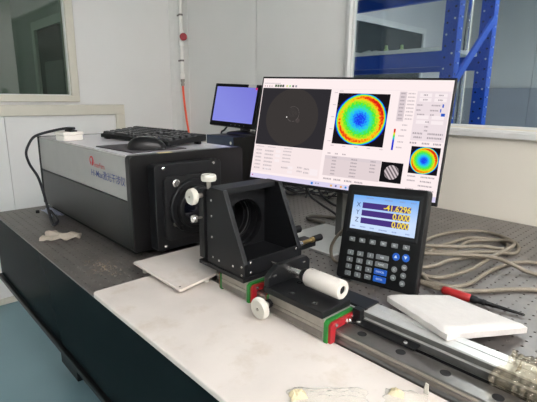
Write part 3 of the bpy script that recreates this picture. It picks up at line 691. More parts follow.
fr = BM(); o_ = [(13, 14), (206, 14), (206, 124), (13, 124)]; i_ = [(22, 26), (197.5, 26), (197.5, 111.5), (22, 111.5)]
A = [fr.verts.new(L(x, y, 0.2)) for x, y in o_]; Bv = [fr.verts.new(L(x, y, 1.2)) for x, y in [(17, 19), (202, 19), (202, 120), (17, 120)]]; D2 = [fr.verts.new(L(x, y, 0.5)) for x, y in i_]
for k in range(4):
    n = (k+1) % 4; fr.faces.new((A[k], A[n], Bv[n], Bv[k])); fr.faces.new((Bv[k], Bv[n], D2[n], D2[k]))
part('display_bezel', fr, mat('readout_bezel', (26, 28, 30), 0.5, spec=0.3), dro, local=True)
def rect_part(name, x0, y0, x1, y1, z, m, parent, z0=None, LL=L):
    b = BM(); a = LL(x0, y1, z0 if z0 is not None else z-0.3); c = LL(x1, y0, z); box(b, a, c); return part(name, b, m, parent, local=True)
def grad_emis(name, c0, c1, s=1.0):
    m = emis(name, c0, s); nt = m.node_tree; e = [n for n in nt.nodes if n.type == 'EMISSION'][0]
    tc = nt.nodes.new('ShaderNodeTexCoord'); sp = nt.nodes.new('ShaderNodeSeparateXYZ'); cr = nt.nodes.new('ShaderNodeValToRGB')
    nt.links.new(tc.outputs['Generated'], sp.inputs[0]); nt.links.new(sp.outputs[1], cr.inputs[0]); nt.links.new(cr.outputs[0], e.inputs[0])
    cr.color_ramp.elements[0].color = lin(c0); cr.color_ramp.elements[1].color = lin(c1); cr.color_ramp.elements[0].position = 0.35
    return m
ds = rect_part('display', 22, 26, 197.5, 111.5, 0.5, grad_emis('lcd_blue', (206, 226, 255), (120, 178, 246), 1.0), dro)
PURP = emis('lcd_purple', (74, 54, 128), 1.0); YELD = emis('lcd_yellow', (250, 222, 70), 1.0); DKBL = emis('lcd_dark', (60, 66, 120), 1.0); HZE = emis('lcd_label', (140, 160, 208), 1.0)
rows = [(43, 57.5), (62, 76.5), (81, 95.5)]
for (ya, yb), nm, val in zip(rows, 'XYZ', ('-41.6296', '0.000', '0.000')):
    rect_part('value_bar', 51, ya, 180, yb, 0.8, PURP, ds)
    k = Matrix.Translation(L(39.5, (ya+yb)/2, 0.9)); text(nm, 0.0165, DKBL, ds, k, 'axis_letter')
    k = Matrix.Translation(L(181, (ya+yb)/2+0.5, 1.0)); text(val, 0.0200, YELD, ds, k, 'axis_value', 'RIGHT', bold=0.00038)
def dashes(parent, items, m, z, name='screen_text', LL=L):
    """rows of tiny illegible print: (x, y, width, height) in millimetres"""
    b = BM()
    for x, y, w_, h_ in items:
        t = x
        while t < x+w_-0.3:
            s = min(random.uniform(0.9, 1.6)*h_*0.6, x+w_-t); box(b, LL(t, y+h_, z-0.1), LL(t+s*0.8, y, z)); t += s*1.25
    return tag(part(name, b, m, parent, local=True), kind='stuff')
dashes(ds, [(60, 30, 20, 3), (110, 31, 22, 3), (150, 31, 14, 3), (178, 31, 14, 3), (28, 103, 10, 3), (52, 103, 16, 3), (80, 103, 12, 3), (105, 104, 22, 3), (140, 104, 12, 3), (175, 104, 10, 3)], HZE, 0.9)
def key(x, y, w_, h_, m, s, rnd=False, ts=0.006):
    b = BM()
    if rnd: lathe(b, L(x, y, -0.2), (0, 0, 1), [(0, w_/2000), (0.0012, w_/2000), (0.0016, w_/2300)], 24)
    else:
        c = L(x, y); prism(b, rrect(c[0]-w_/2000, c[0]+w_/2000, c[1]-h_/2000, c[1]+h_/2000, 0.0016, 3), 'z', -0.0002, 0.0016)
    k = part('key', b, m, dro, 0.0004 if not rnd else 0, local=True)
    if s: text(s, ts, LEGW, k, Matrix.Translation(L(x, y, 1.75)), 'legend', bold=0.0001)
for k in range(6): key(34.5+k*29.4, 138.5-k*0.6, 16, 11, KEYG, 'F%d' % (k+1))
names = ['1', '2', '3', '4', '5', '6', '7', '8', '9', '.', '0', '+/-']
for r in range(4):
    for c in range(3): key(35.2+c*28.6, 172.5+r*17.6-c*1.0, 17, 12, KEYG, names[r*3+c], ts=0.0075 if names[r*3+c] != '+/-' else 0.006)
for r, (s, m) in enumerate((('ABS', KEYG), ('FUNC', KEYG), ('CANCEL', KEYB), ('ENTER', KEYB))): key(125, 169.5+r*17.6, 34, 14 if m is KEYB else 12, m, s)
key(159.4, 161, 18, 18, KEYB, '▲', True, 0.009); key(184, 159.5, 18, 18, KEYB, '▼', True, 0.009)
key(159.4, 191, 14, 14, KEYG, 'C', True); key(159.3, 210.5, 14, 14, KEYG, '1/2', True, 0.005)
for r, s in enumerate(('X0', 'Y0', 'Z0')): key(183.5, 182+r*18.6, 14, 14, KEYG, s, True)
# its folding stand
iv = rotD.inverted()
b = BM(); h0 = iv @ (Vector((0, 0, 0)))
top = Vector((DW/2, 0.15, -0.030)); down = iv @ Vector((0, 0, -1)); back = iv @ Vector((0, 1, 0))
zt = (rotD @ top).z+org.z
foot = top+down*(zt-0.004+0.004)+back*0.075
bb = BM()
for sx in (-0.04, 0.04): tube(bb, [top+Vector((sx, 0, 0)), (top+foot)/2+Vector((sx, 0, 0)), foot+Vector((sx, 0, 0))-down*0.004], 0.003, 8, 2)
part('stand', bb, BLACKM, dro, local=True)

# ================================================================== big monitor
P = [Vector(p) for p in ((-1.133, 1.028, 0.521), (-0.547, 1.199, 0.508), (-0.531, 1.121, 0.168), (-1.117, 0.950, 0.181))]
ex = ((P[1]-P[0])+(P[2]-P[3])).normalized(); ey = ((P[0]-P[3])+(P[1]-P[2])); ey = (ey-ex*ey.dot(ex)).normalized(); ez = ex.cross(ey)
rotM = Matrix((ex, ey, ez)).transposed(); MW, MH = 0.610, 0.349
orgM = sum(P, Vector())/4-ex*MW/2-ey*MH/2
mon = thing('computer_monitor', 'large thin-bezel computer monitor showing a round rainbow surface map', 'monitor', (-0.845, 1.10, 0.0))
iM = rootmat(mon).inverted() @ (Matrix.Translation(orgM+Vector((0, 0, T))) @ rotM.to_4x4())
def LM(x, y, z=0): return iM @ Vector((x/1000, (MH*1000-y)/1000, z/1000))
def mpart(name, bm, m, parent, **k):
    bmesh.ops.transform(bm, matrix=iM, verts=bm.verts); return part(name, bm, m, parent, local=True, **k)
def mrect(name, x0, y0, x1, y1, z, m, parent, th=0.2):
    b = BM(); box(b, (x0/1000, (MH*1000-y1)/1000, (z-th)/1000), (x1/1000, (MH*1000-y0)/1000, z/1000)); return mpart(name, b, m, parent)
b = BM(); box(b, (0, 0, -0.012), (MW, MH, 0)); hs = mpart('panel_housing', b, BLACK2, mon, bevel=0.002)
b = BM(); prism(b, rrect(0.13, 0.48, 0.06, 0.27, 0.02), 'z', -0.045, -0.0121); mpart('rear_hump', b, BLACKM, mon, bevel=0.006)
SW = emis('screen_white', (255, 240, 240), 1.0)
scn = mrect('screen', 5.5, 6.5, 604, 338.5, 0.3, SW, mon)
dash_m = lambda items, m, z: tag(mpart('screen_text', dash_bm(items, z), m, scn), kind='stuff')
def dash_bm(items, z):
    b = BM()
    for x, y, w_, h_ in items:
        t = x
        while t < x+w_-0.3:
            s = min(random.uniform(0.9, 1.6)*h_*0.6, x+w_-t)
            box(b, (t/1000, (MH*1000-y-h_)/1000, (z-0.1)/1000), ((t+s*0.8)/1000, (MH*1000-y)/1000, z/1000)); t += s*1.25
    return b
CAMD = emis('screen_camera_dark', (48, 46, 50), 1.0)
mrect('camera_view', 8, 38, 254, 226, 0.5, CAMD, scn)
b = BM(); lathe(b, (0.129, MH-0.1315, 0.0005), (0, 0, 1), [(0, 0.0935), (0.0002, 0.0935)], 64); mpart('camera_disc', b, emis('screen_camera_disc', (60, 56, 55), 1.0), scn)
GH = emis('screen_ghost', (138, 128, 126), 1.0)
b = BM()
for k in range(46):
    a = -2.4+4.6*k/46
    if random.random() < 0.25: continue
    x, y = 133+22*math.cos(a), 120-24*math.sin(a); box(b, ((x-0.7)/1000, (MH*1000-y-0.9)/1000, 0.0007), ((x+0.7)/1000, (MH*1000-y+0.9)/1000, 0.00085))
for k in range(7):
    x = 116+k*5; h_ = 16*math.sin(math.pi*(k+1)/8)
    for q in range(int(h_*2/3)):
        y = 118-h_+q*3; box(b, ((x-0.4)/1000, (MH*1000-y-0.8)/1000, 0.0007), ((x+0.4)/1000, (MH*1000-y)/1000, 0.00085))
tag(mpart('ghost_ring', b, emis('screen_ghost_dim', (104, 97, 96), 1.0), scn), kind='stuff')
b = BM(); lathe(b, (0.112, MH-0.131, 0.0007), (0, 0, 1), [(0, 0.0022), (0.0002, 0.0022)], 12); mpart('ghost_spot', b, emis('screen_spot', (236, 230, 226), 1.0), scn)
b = BM(); lathe(b, (0.153, MH-0.140, 0.0007), (0, 0, 1), [(0, 0.0075), (0.0001, 0.0075)], 16); mpart('ghost_smudge', b, emis('screen_smudge', (74, 67, 66), 1.0), scn)
# rainbow maps
def heat_mat(name, radius):
    m = bpy.data.materials.new(name); m.use_nodes = True; nt = m.node_tree; nt.nodes.remove(nt.nodes['Principled BSDF']); N = nt.nodes.new; Lk = nt.links.new
    tc = N('ShaderNodeTexCoord'); mp = N('ShaderNodeVectorMath'); mp.operation = 'SCALE'; mp.inputs['Scale'].default_value = 1/radius; Lk(tc.outputs['Object'], mp.inputs[0])
    ln = N('ShaderNodeVectorMath'); ln.operation = 'LENGTH'; Lk(mp.outputs[0], ln.inputs[0])
    fc = N('ShaderNodeFloatCurve'); cv = fc.mapping.curves[0]
    pts = [(0, 0.12), (0.20, 0.16), (0.33, 0.28), (0.46, 0.40), (0.58, 0.52), (0.70, 0.62), (0.79, 0.76), (0.86, 0.82), (0.91, 0.72), (0.95, 0.50), (0.975, 0.25), (1.0, 0.04)]
    cv.points[0].location = pts[0]; cv.points[1].location = pts[-1]
    for p in pts[1:-1]: cv.points.new(*p)
    fc.mapping.update(); Lk(ln.outputs['Value'], fc.inputs['Value'])
    sp = N('ShaderNodeSeparateXYZ'); Lk(mp.outputs[0], sp.inputs[0])
    def ma(op, a, b_):
        q = N('ShaderNodeMath'); q.operation = op
        for i, v in enumerate((a, b_)):
            if isinstance(v, (int, float)): q.inputs[i].default_value = v
            else: Lk(v, q.inputs[i])
        return q.outputs[0]
    xy = ma('MULTIPLY', sp.outputs[0], sp.outputs[1])
    ast = ma('MULTIPLY', xy, 0.20)
    tilt = ma('MULTIPLY', sp.outputs[0], 0.05)
    nz = N('ShaderNodeTexNoise'); nz.inputs['Scale'].default_value = 14; nz.inputs['Detail'].default_value = 4; Lk(mp.outputs[0], nz.inputs['Vector'])
    nn = ma('MULTIPLY', ma('SUBTRACT', nz.outputs['Fac'], 0.5), 0.42)
    v = ma('ADD', ma('ADD', fc.outputs[0], ast), ma('ADD', tilt, nn))
    cr = N('ShaderNodeValToRGB'); e = cr.color_ramp.elements
    cols = [(0.0, (20, 30, 200)), (0.14, (30, 80, 250)), (0.28, (40, 190, 250)), (0.40, (60, 230, 170)), (0.52, (70, 235, 40)), (0.66, (200, 235, 40)), (0.74, (255, 205, 30)), (0.82, (250, 90, 20)), (0.92, (215, 30, 20))]
    e[0].position, e[0].color = cols[0][0], lin(cols[0][1]); e[1].position, e[1].color = cols[-1][0], lin(cols[-1][1])
    for p, c in cols[1:-1]: q = e.new(p); q.color = lin(c)
    Lk(v, cr.inputs[0]); em = N('ShaderNodeEmission'); Lk(cr.outputs[0], em.inputs[0]); Lk(em.outputs[0], nt.nodes['Material Output'].inputs['Surface'])
    return m
def heat(x0, y0, x1, y1, name):
    fld = mrect(name, x0, y0, x1, y1, 0.5, emis('map_black', (24, 22, 26), 1.0), scn)
    cx, cy = (x0+x1)/2, (y0+y1)/2; r = (y1-y0)/2
    items = BM(); gm = emis('map_grid', (96, 62, 62), 1.0)
    for k in range(1, 4):
        gx = x0+(x1-x0)*k/4; box(items, ((gx-0.3)/1000, (MH*1000-y1)/1000, 0.00045), ((gx+0.3)/1000, (MH*1000-y0)/1000, 0.00055))
        gy = y0+(y1-y0)*k/4; box(items, (x0/1000, (MH*1000-gy-0.3)/1000, 0.00045), (x1/1000, (MH*1000-gy+0.3)/1000, 0.00055))
    tag(mpart('map_grid', items, gm, scn), kind='stuff')
    b = BM(); lathe(b, (0, 0, 0), (0, 0, 1), [(0, r/1000), (0.0001, r/1000)], 64)
    bmesh.ops.scale(b, vec=((x1-x0)/(y1-y0), 1, 1), verts=b.verts)
    o = part('surface_map', b, heat_mat(name+'_colours', r/1000), scn, local=True)
    o.matrix_basis = iM @ Matrix.Translation((cx/1000, (MH*1000-cy)/1000, 0.0008))
heat(280, 48.5, 438, 202.5, 'map_field'); heat(519, 190.5, 597, 266, 'small_map_field')
PANEL = emis('screen_panel', (238, 224, 228), 1.0); PANEL2 = emis('screen_panel_grey', (222, 208, 212), 1.0); GREYT = emis('screen_grey_text', (168, 156, 162), 1.0); LGT = emis('screen_light_text', (196, 184, 188), 1.0)
TASK = emis('screen_taskbar', (222, 214, 240), 1.0); WHITE_E = emis('screen_bright', (250, 238, 240), 1.0); BLUE_E = emis('screen_blue', (40, 90, 200), 1.0)
mrect('menu_line', 8, 36.5, 604, 37.3, 0.4, PANEL, scn)
mrect('panel_area', 512, 38, 601, 175, 0.4, PANEL, scn); mrect('panel_area', 9, 228, 254, 316, 0.4, emis('screen_panel_left', (248, 232, 232), 1.0), scn)
mrect('result_table', 265, 240, 441, 302, 0.4, emis('screen_table', (228, 212, 214), 1.0), scn); mrect('result_table_header', 265, 240, 441, 250, 0.5, PANEL2, scn)
mrect('value_column', 464, 40, 484, 124, 0.4, PANEL2, scn)
mrect('taskbar', 5.5, 323.5, 604, 338.5, 0.5, TASK, scn)
dash_m([(12+k*9, 30, 4, 4) for k in range(4)], emis('icon_dim', (150, 110, 110), 1.0), 0.6)
dash_m([(12, 21, 60, 3)], LGT, 0.6)
for k, c in enumerate(((70, 96, 60), (80, 100, 70), (70, 90, 66), (60, 70, 60))): mrect('toolbar_icon', 52+k*9, 26.5, 59+k*9, 34.5, 0.6, emis('icon%d' % k, c, 1.0), scn)
for k, c in enumerate(((220, 220, 150), (170, 220, 160), (70, 66, 72), (150, 150, 160))): mrect('toolbar_icon', 94+k*11, 27.5, 100+k*11, 34, 0.6, emis('icon_b%d' % k, c, 1.0), scn)
it_ = []
for k in range(8): it_ += [(468, 43+k*10.2, 12, 4)] if k < 8 else []
dash_m(it_, GREYT, 0.6)
dash_m([(488, 43+k*10.2, 20, 4) for k in range(8)]+[(484, 132, 14, 4), (482, 146, 16, 4), (478, 163, 16, 4), (478, 180, 16, 4), (476, 196, 16, 4)], LGT, 0.6)
for r in range(4):
    for c in range(2): mrect('input_field', 520+c*40, 43+r*13 if r < 2 else 104+(r-2)*14, 552+c*40, 53+r*13 if r < 2 else 114+(r-2)*14, 0.6, WHITE_E, scn)
dash_m([(530, 46, 12, 4), (570, 46, 12, 4), (530, 59, 12, 4), (570, 59, 12, 4), (516, 74, 16, 4), (555, 74, 24, 4), (516, 88, 12, 4), (553, 88, 22, 4), (520, 100, 20, 4), (555, 100, 10, 4), (545, 120, 10, 4), (545, 133, 10, 4), (545, 144, 10, 4), (516, 152, 26, 5), (556, 152, 40, 5), (520, 163, 22, 5), (556, 163, 40, 5), (512, 179, 20, 5), (545, 179, 20, 5), (575, 179, 22, 5)], GREYT, 0.7)
for x, y, w_, h_ in ((583, 72, 4, 9), (579, 85, 3, 9), (583, 97, 10, 8)): mrect('checkbox', x, y, x+w_, y+h_, 0.8, BLUE_E, scn)
t_ = []
for r in range(6): t_ += [(290, 243+r*10, 14, 4), (350, 244+r*10, 20, 4)]+([(410, 244+r*10, 16, 4)] if r < 4 else [])
dash_m(t_+[(272, 231, 10, 4), (296, 231, 10, 4), (320, 231, 12, 4), (270, 309, 26, 5), (304, 309, 24, 5), (338, 309, 24, 5), (370, 309, 26, 5), (520, 272, 22, 4), (520, 284, 22, 4), (556, 272, 38, 4), (556, 284, 30, 4), (552, 296, 38, 4), (520, 308, 22, 4), (556, 308, 40, 4)], GREYT, 0.7)
t_ = []
for r in range(6): t_ += [(16, 242+r*12, 22, 5), (50, 243+r*12, 32, 5)]
for r in range(4): t_ += [(118, 240+r*11, 30, 4)]
dash_m([(266, 46+k*37, 10, 3) for k in range(5)]+[(278+k*38, 207, 10, 3) for k in range(5)]+[(282, 41, 12, 3)], LGT, 0.6)
dash_m(t_+[(14, 231, 30, 3), (58, 231, 30, 3), (120, 231, 30, 3), (118, 292, 30, 5), (176, 286, 18, 5), (176, 298, 18, 5), (200, 288, 18, 5), (200, 300, 18, 5)], LGT, 0.6)
for x, y in ((90, 240), (90, 254), (90, 270), (142, 288), (142, 302), (56, 300)): mrect('input_field', x, y, x+18, y+9, 0.6, WHITE_E, scn)
mrect('apply_button', 222, 288, 248, 308, 0.6, WHITE_E, scn)
# colour bar
def bar_mat():
    m = emis('bar_colours', (255, 255, 255), 1.0); nt = m.node_tree; e = [n for n in nt.nodes if n.type == 'EMISSION'][0]
    tc = nt.nodes.new('ShaderNodeTexCoord'); sp = nt.nodes.new('ShaderNodeSeparateXYZ'); cr = nt.nodes.new('ShaderNodeValToRGB')
    mpv = nt.nodes.new('ShaderNodeMapRange'); mpv.inputs[1].default_value = -0.0305; mpv.inputs[2].default_value = 0.0305
    nt.links.new(tc.outputs['Object'], sp.inputs[0]); nt.links.new(sp.outputs[1], mpv.inputs[0]); nt.links.new(mpv.outputs[0], cr.inputs[0]); nt.links.new(cr.outputs[0], e.inputs[0])
    el = cr.color_ramp.elements; el[0].color = lin((20, 30, 200)); el[1].color = lin((210, 30, 20))
    for p, c in ((0.45, (30, 60, 220)), (0.55, (40, 200, 220)), (0.66, (60, 230, 60)), (0.78, (240, 220, 40)), (0.86, (230, 60, 30))): q = el.new(p); q.color = lin(c)
    return m
b = BM(); box(b, (-0.0027, -0.0305, 0), (0.0027, 0.0305, 0.0001)); o = part('colour_bar', b, bar_mat(), scn, local=True); o.matrix_basis = iM @ Matrix.Translation((0.4655, MH-0.1765, 0.0006))
# fringe view
mrect('fringe_view', 442.5, 242, 504.5, 300, 0.5, emis('fringe_black', (22, 21, 24), 1.0), scn)
def fringe_mat():
    m = emis('fringe_colours', (255, 255, 255), 1.0); nt = m.node_tree; e = [n for n in nt.nodes if n.type == 'EMISSION'][0]
    tc = nt.nodes.new('ShaderNodeTexCoord'); wv = nt.nodes.new('ShaderNodeTexWave'); wv.wave_type = 'BANDS'; wv.bands_direction = 'X'; wv.inputs['Scale'].default_value = 36; wv.inputs['Distortion'].default_value = 0.4; wv.inputs['Detail'].default_value = 0
    mpg = nt.nodes.new('ShaderNodeMapping'); mpg.inputs['Rotation'].default_value = (0, 0, R(-38)); nt.links.new(tc.outputs['Object'], mpg.inputs[0]); nt.links.new(mpg.outputs[0], wv.inputs['Vector'])
    cr = nt.nodes.new('ShaderNodeValToRGB'); cr.color_ramp.elements[0].color = lin((92, 84, 88)); cr.color_ramp.elements[1].color = lin((222, 206, 210)); nt.links.new(wv.outputs['Fac'], cr.inputs[0]); nt.links.new(cr.outputs[0], e.inputs[0])
    return m
b = BM(); lathe(b, (0, 0, 0), (0, 0, 1), [(0, 0.0205), (0.0001, 0.0205)], 40); o = part('fringe_disc', b, fringe_mat(), scn, local=True); o.matrix_basis = iM @ Matrix.Translation((0.4745, MH-0.2705, 0.0007))
for x, c, s in ((12, (200, 60, 130), 4), (231, (40, 130, 220), 7), (246, (150, 150, 170), 4), (254, (150, 150, 170), 4), (296, (232, 176, 70), 6), (312, (90, 80, 130), 5), (328, (236, 170, 60), 6), (343, (40, 140, 210), 6)):
    mrect('taskbar_icon', x, 328, x+s, 328+s, 0.7, emis('task%d' % x, c, 1.0), scn)
# stand
part('stand_base', prism(BM(), rrect(-0.985, -0.755, 0.962, 1.205, 0.006), 'z', 0.0, 0.007), mat('stand_silver', (176, 178, 176), 0.35, metal=0.5, var=0.03), mon, 0.001)
part('stand_post', box(BM(), (-0.874, 1.122, 0.007), (-0.848, 1.150, 0.37)), mat('stand_grey', (92, 94, 92), 0.4, metal=0.4, var=0.04), mon, 0.002)
mpart('stand_hinge', box(BM(), (0.255, 0.13, -0.072), (0.335, 0.21, -0.0451)), BLACKM, mon, bevel=0.004)

# ================================================================== workstation and small monitor at the back
pc = thing('computer_case', 'black desktop computer case with navy side by the corner', 'computer', (-1.83, 1.52, 0))
part('case_body', box(BM(), (-1.92, 1.352, 0.006), (-1.70, 1.75, 0.262)), BLACK2, pc, 0.003)
part('side_panel', box(BM(), (-1.922, 1.346, 0.01), (-1.702, 1.352, 0.262)), BLUEPC, pc, 0.002)
part('panel_stripe', box(BM(), (-1.92, 1.344, 0.200), (-1.704, 1.3465, 0.204)), BLACK2, pc)
for fx in (-1.90, -1.72):
    for fy in (1.37, 1.73): part('foot', cyl(BM(), (fx, fy, 0), (fx, fy, 0.006), 0.01, 12), BLACKM, pc)
part('badge', cyl(BM(), (-1.715, 1.3465, 0.232), (-1.715, 1.344, 0.232), 0.008, 14), CHROME, pc)

P = [Vector(p) for p in ((-2.010, 1.486, 0.511), (-1.735, 1.536, 0.500), (-1.728, 1.495, 0.319), (-2.003, 1.446, 0.330))]
ex = ((P[1]-P[0])+(P[2]-P[3])).normalized(); ey = ((P[0]-P[3])+(P[1]-P[2])); ey = (ey-ex*ey.dot(ex)).normalized(); ez = ex.cross(ey)
rotS = Matrix((ex, ey, ez)).transposed(); cS = sum(P, Vector())/4
sm = thing('small_monitor', 'small black monitor with plain violet-blue screen on the computer case', 'monitor', (cS.x+0.02, 1.55, 0.262))
iS = rootmat(sm).inverted() @ (Matrix.Translation(cS+Vector((0, 0, T))) @ rotS.to_4x4())
def spart(name, bm, m, parent, **k):
    bmesh.ops.transform(bm, matrix=iS, verts=bm.verts); return part(name, bm, m, parent, local=True, **k)
spart('bezel', box(BM(), (-0.157, -0.118, -0.03), (0.160, 0.110, -0.0005)), BLACK2, sm, bevel=0.004)
spart('screen', box(BM(), (-0.140, -0.093, -0.001), (0.140, 0.093, 0.0003)), grad_emis('small_screen_violet', (136, 140, 226), (122, 122, 216), 1.0), sm)
spart('label_sticker', box(BM(), (0.078, 0.093, -0.0005), (0.130, 0.1085, 0.0004)), mat('sticker_white', (214, 214, 212), 0.6), sm)
spart('red_dot', box(BM(), (0.128, 0.082, 0.0003), (0.140, 0.093, 0.0007)), emis('screen_red', (210, 40, 90), 1.0), sm)
for k in range(4): spart('button', lathe(BM(), (0.0+k*0.03, -0.107, -0.0006), (0, 0, 1), [(0, 0.0025), (0.0015, 0.0025)], 10), mat('button_grey%d' % k, (120, 122, 124), 0.5), sm)
part('neck', box(BM(), (-1.845, 1.51, 0.27), (-1.785, 1.535, 0.40)), BLACK2, sm, 0.004)
part('stand_base', lathe(BM(), (-1.815, 1.515, 0.262), (0, 0, 1), [(0, 0.095), (0.006, 0.095), (0.012, 0.085), (0.018, 0.04)], 40), BLACK2, sm, smooth=True)
one('monitor_cable', tube(BM(), [(-1.92, 1.50, 0.325), (-1.935, 1.495, 0.30), (-1.95, 1.485, 0.277), (-1.97, 1.48, 0.262), (-1.985, 1.49, 0.20), (-1.99, 1.52, 0.10), (-1.95, 1.56, -0.05)], 0.005), CABLEB, 'short black cable hanging below the small violet-screened monitor', 'cable')

# ================================================================== pipe and hose in the corner
pp = thing('air_pipe', 'white plastic air pipe with a red valve down the room corner', 'pipe', (XL+0.055, YB-0.075, 0.55))
cx_, cy_ = XL+0.072, YB-0.038
part('pipe_run', cyl(BM(), (cx_, cy_, 0.60), (cx_, cy_, ZC), 0.012, 20), PIPEW, pp, smooth=True)
vb = part('valve_body', lathe(BM(), (cx_, cy_, 0.80), (0, 0, 1), [(0, 0.012), (0.002, 0.017), (0.03, 0.017), (0.034, 0.021), (0.066, 0.021), (0.07, 0.017), (0.098, 0.017), (0.10, 0.012)], 20), PIPEW, pp, smooth=True)
part('valve_handle', lathe(BM(), (cx_+0.012, cy_-0.006, 0.852), (0.95, -0.3, 0), [(0.0, 0.008), (0.038, 0.009), (0.040, 0.021), (0.043, 0.025), (0.054, 0.025), (0.057, 0.020), (0.058, 0.007)], 12), REDV, vb)
for z in (0.995, 0.695):
    part('pipe_clip', lathe(BM(), (cx_, cy_, z), (0, 0, 1), [(0, 0.0145), (0.012, 0.0145)], 16), STEELD, pp)
    part('clip_arm', box(BM(), (cx_-0.045, cy_-0.004, z+0.001), (cx_-0.013, cy_+0.004, z+0.011)), STEELD, pp)
part('reducer', lathe(BM(), (cx_, cy_, 0.575), (0, 0, 1), [(0, 0.012), (0.006, 0.016), (0.035, 0.016), (0.04, 0.012)], 20), PIPEW, pp, smooth=True)
part('push_fitting', lathe(BM(), (cx_, cy_, 0.528), (0, 0, 1), [(0, 0.011), (0.012, 0.013), (0.016, 0.013), (0.018, 0.010), (0.028, 0.010), (0.030, 0.014), (0.047, 0.014)], 12), STEEL, pp)
one('air_hose', tube(BM(), [(cx_, cy_, 0.532), (cx_+0.004, cy_, 0.48), (cx_+0.018, cy_-0.002, 0.40), (cx_+0.045, cy_-0.004, 0.28), (cx_+0.07, cy_-0.005, 0.18), (cx_+0.085, cy_-0.005, 0.0), (cx_+0.09, cy_, -0.3), (cx_+0.12, cy_-0.02, -0.7)], 0.0075, 10), ORANGE, 'bright orange air hose hanging from the white pipe', 'hose')

# ================================================================== cables on the table
def cable(name, pts, r, m, label, grp=None, z=None):
    q = [(p[0], p[1], (p[2] if len(p) > 2 else (z or r+0.0005))) for p in pts]
    return one(name, tube(BM(), q, r, 10, 10), m, label, 'cable', grp, smooth=True)
rc = 0.0056
cable('armoured_cable', [(-0.60, 1.12, .008), (-0.643, 1.292), (-0.643, 1.388), (-0.619, 1.478), (-0.566, 1.547), (-0.501, 1.539), (-0.444, 1.502), (-0.413, 1.45), (-0.406, 1.388), (-0.424, 1.327, .018), (-0.464, 1.291, .018), (-0.517, 1.222, .018), (-0.585, 1.183, .018), (-0.62, 1.16, .018)], rc, CABLEG, 'grey-beige armoured cable making the widest loop of the coil', 'armoured cables')
cable('armoured_cable', [(-0.60, 1.09, .02), (-0.563, 1.141, .02), (-0.569, 1.224, .02), (-0.578, 1.338), (-0.564, 1.428), (-0.515, 1.476), (-0.465, 1.478), (-0.437, 1.423), (-0.436, 1.36, .018), (-0.47, 1.306, .03), (-0.515, 1.248, .03), (-0.56, 1.20, .032), (-0.60, 1.17, .032)], rc, CABLEG, 'grey-beige armoured cable making the narrow inner loop of the coil', 'armoured cables')
cable('armoured_cable', [(-0.518, 1.23, .018), (-0.541, 1.305), (-0.544, 1.398), (-0.51, 1.455), (-0.450, 1.462, .018), (-0.422, 1.424, .018), (-0.427, 1.28, .018), (-0.426, 1.149, .018), (-0.46, 1.058), (-0.504, 1.024), (-0.56, 1.02)], rc, CABLEG, 'grey-beige armoured cable crossing under coil toward the readout', 'armoured cables')
cable('armoured_cable', [(-0.62, 1.08, .03), (-0.558, 1.118, .03), (-0.482, 1.176, .032), (-0.413, 1.227, .032), (-0.357, 1.24, .02), (-0.301, 1.254), (-0.1, 1.30)], rc, CABLEG, 'braided grey-beige cable running straight across the others', 'armoured cables')
cable('armoured_cable', [(-0.56, 1.05), (-0.516, 1.034), (-0.475, 1.0), (-0.439, 1.002), (-0.413, 1.023), (-0.4, 1.074), (-0.4, 1.178), (-0.389, 1.263), (-0.366, 1.322), (-0.329, 1.35), (-0.15, 1.42)], rc, CABLEG, 'grey-beige armoured cable curving in an S away from the readout', 'armoured cables')
cable('armoured_cable', [(-0.54, 0.99), (-0.484, 0.985), (-0.447, 0.990), (-0.405, 1.000), (-0.363, 1.038), (-0.321, 1.1), (-0.271, 1.15), (-0.12, 1.27)], rc, CABLEG, 'grey-beige armoured cable passing behind the red-handled probe', 'armoured cables')
cable('armoured_cable', [(-0.58, 1.03, .018), (-0.522, 1.045, .018), (-0.5, 1.086, .020), (-0.494, 1.143, .02), (-0.468, 1.219, .018), (-0.453, 1.28)], rc, CABLEG, 'short grey-beige cable length rising through the middle of coil', 'armoured cables')
cable('readout_lead', [(-0.60, 0.952, 0.150), (-0.66, 0.955, 0.132), (-0.70, 0.945, 0.105), (-0.728, 0.935, 0.066), (-0.735, 0.930, 0.035), (-0.723, 0.930, 0.010), (-0.69, 0.935, 0.006), (-0.62, 0.96, 0.006)], 0.0045, CABLEG, 'beige lead bowing out from behind the digital readout', 'readout leads')
# dark leads under the big monitor
cable('display_lead', [(-1.02, 1.085, 0.24), (-1.03, 1.14, 0.155), (-1.04, 1.18, 0.105), (-1.00, 1.20, 0.075), (-0.93, 1.20, 0.05), (-0.885, 1.16, 0.03), (-0.87, 1.19, 0.012), (-0.90, 1.25, .006)], 0.0042, CABLEB, 'black lead dropping from the monitor to the stand base')
cable('display_lead', [(-0.96, 1.09, 0.25), (-0.965, 1.13, 0.165), (-0.96, 1.15, 0.125), (-0.915, 1.155, 0.10), (-0.885, 1.155, 0.10), (-0.855, 1.155, 0.115), (-0.81, 1.15, 0.155), (-0.78, 1.14, 0.20)], 0.0042, CABLEB, 'black lead slung in a curve behind the monitor post')
cable('display_lead', [(-0.95, 1.30), (-1.01, 1.297), (-1.060, 1.275), (-1.088, 1.252), (-1.092, 1.228), (-1.075, 1.212), (-1.04, 1.210), (-0.995, 1.215)], 0.0055, mat('grey_lead', (92, 88, 80), 0.5), 'grey-brown cable lying in a hook on the table behind monitor base')
random.seed(3)
for k in range(6):
    x, y = -1.36+0.03*k, 1.36+0.022*k; pts = []
    for q in range(9):
        a = q*0.9+k; pts.append((x-0.06+0.09*math.cos(a)+0.012*q*(1 if k % 2 else -1), y+0.12+0.06*math.sin(a*1.1+k)+0.006*q, 0.006+0.011*((q+k) % 4)))
    cable('tangled_lead', pts, 0.004, CABLEB, 'thin black lead in the tangle behind the big monitor', 'tangled leads behind the monitor')
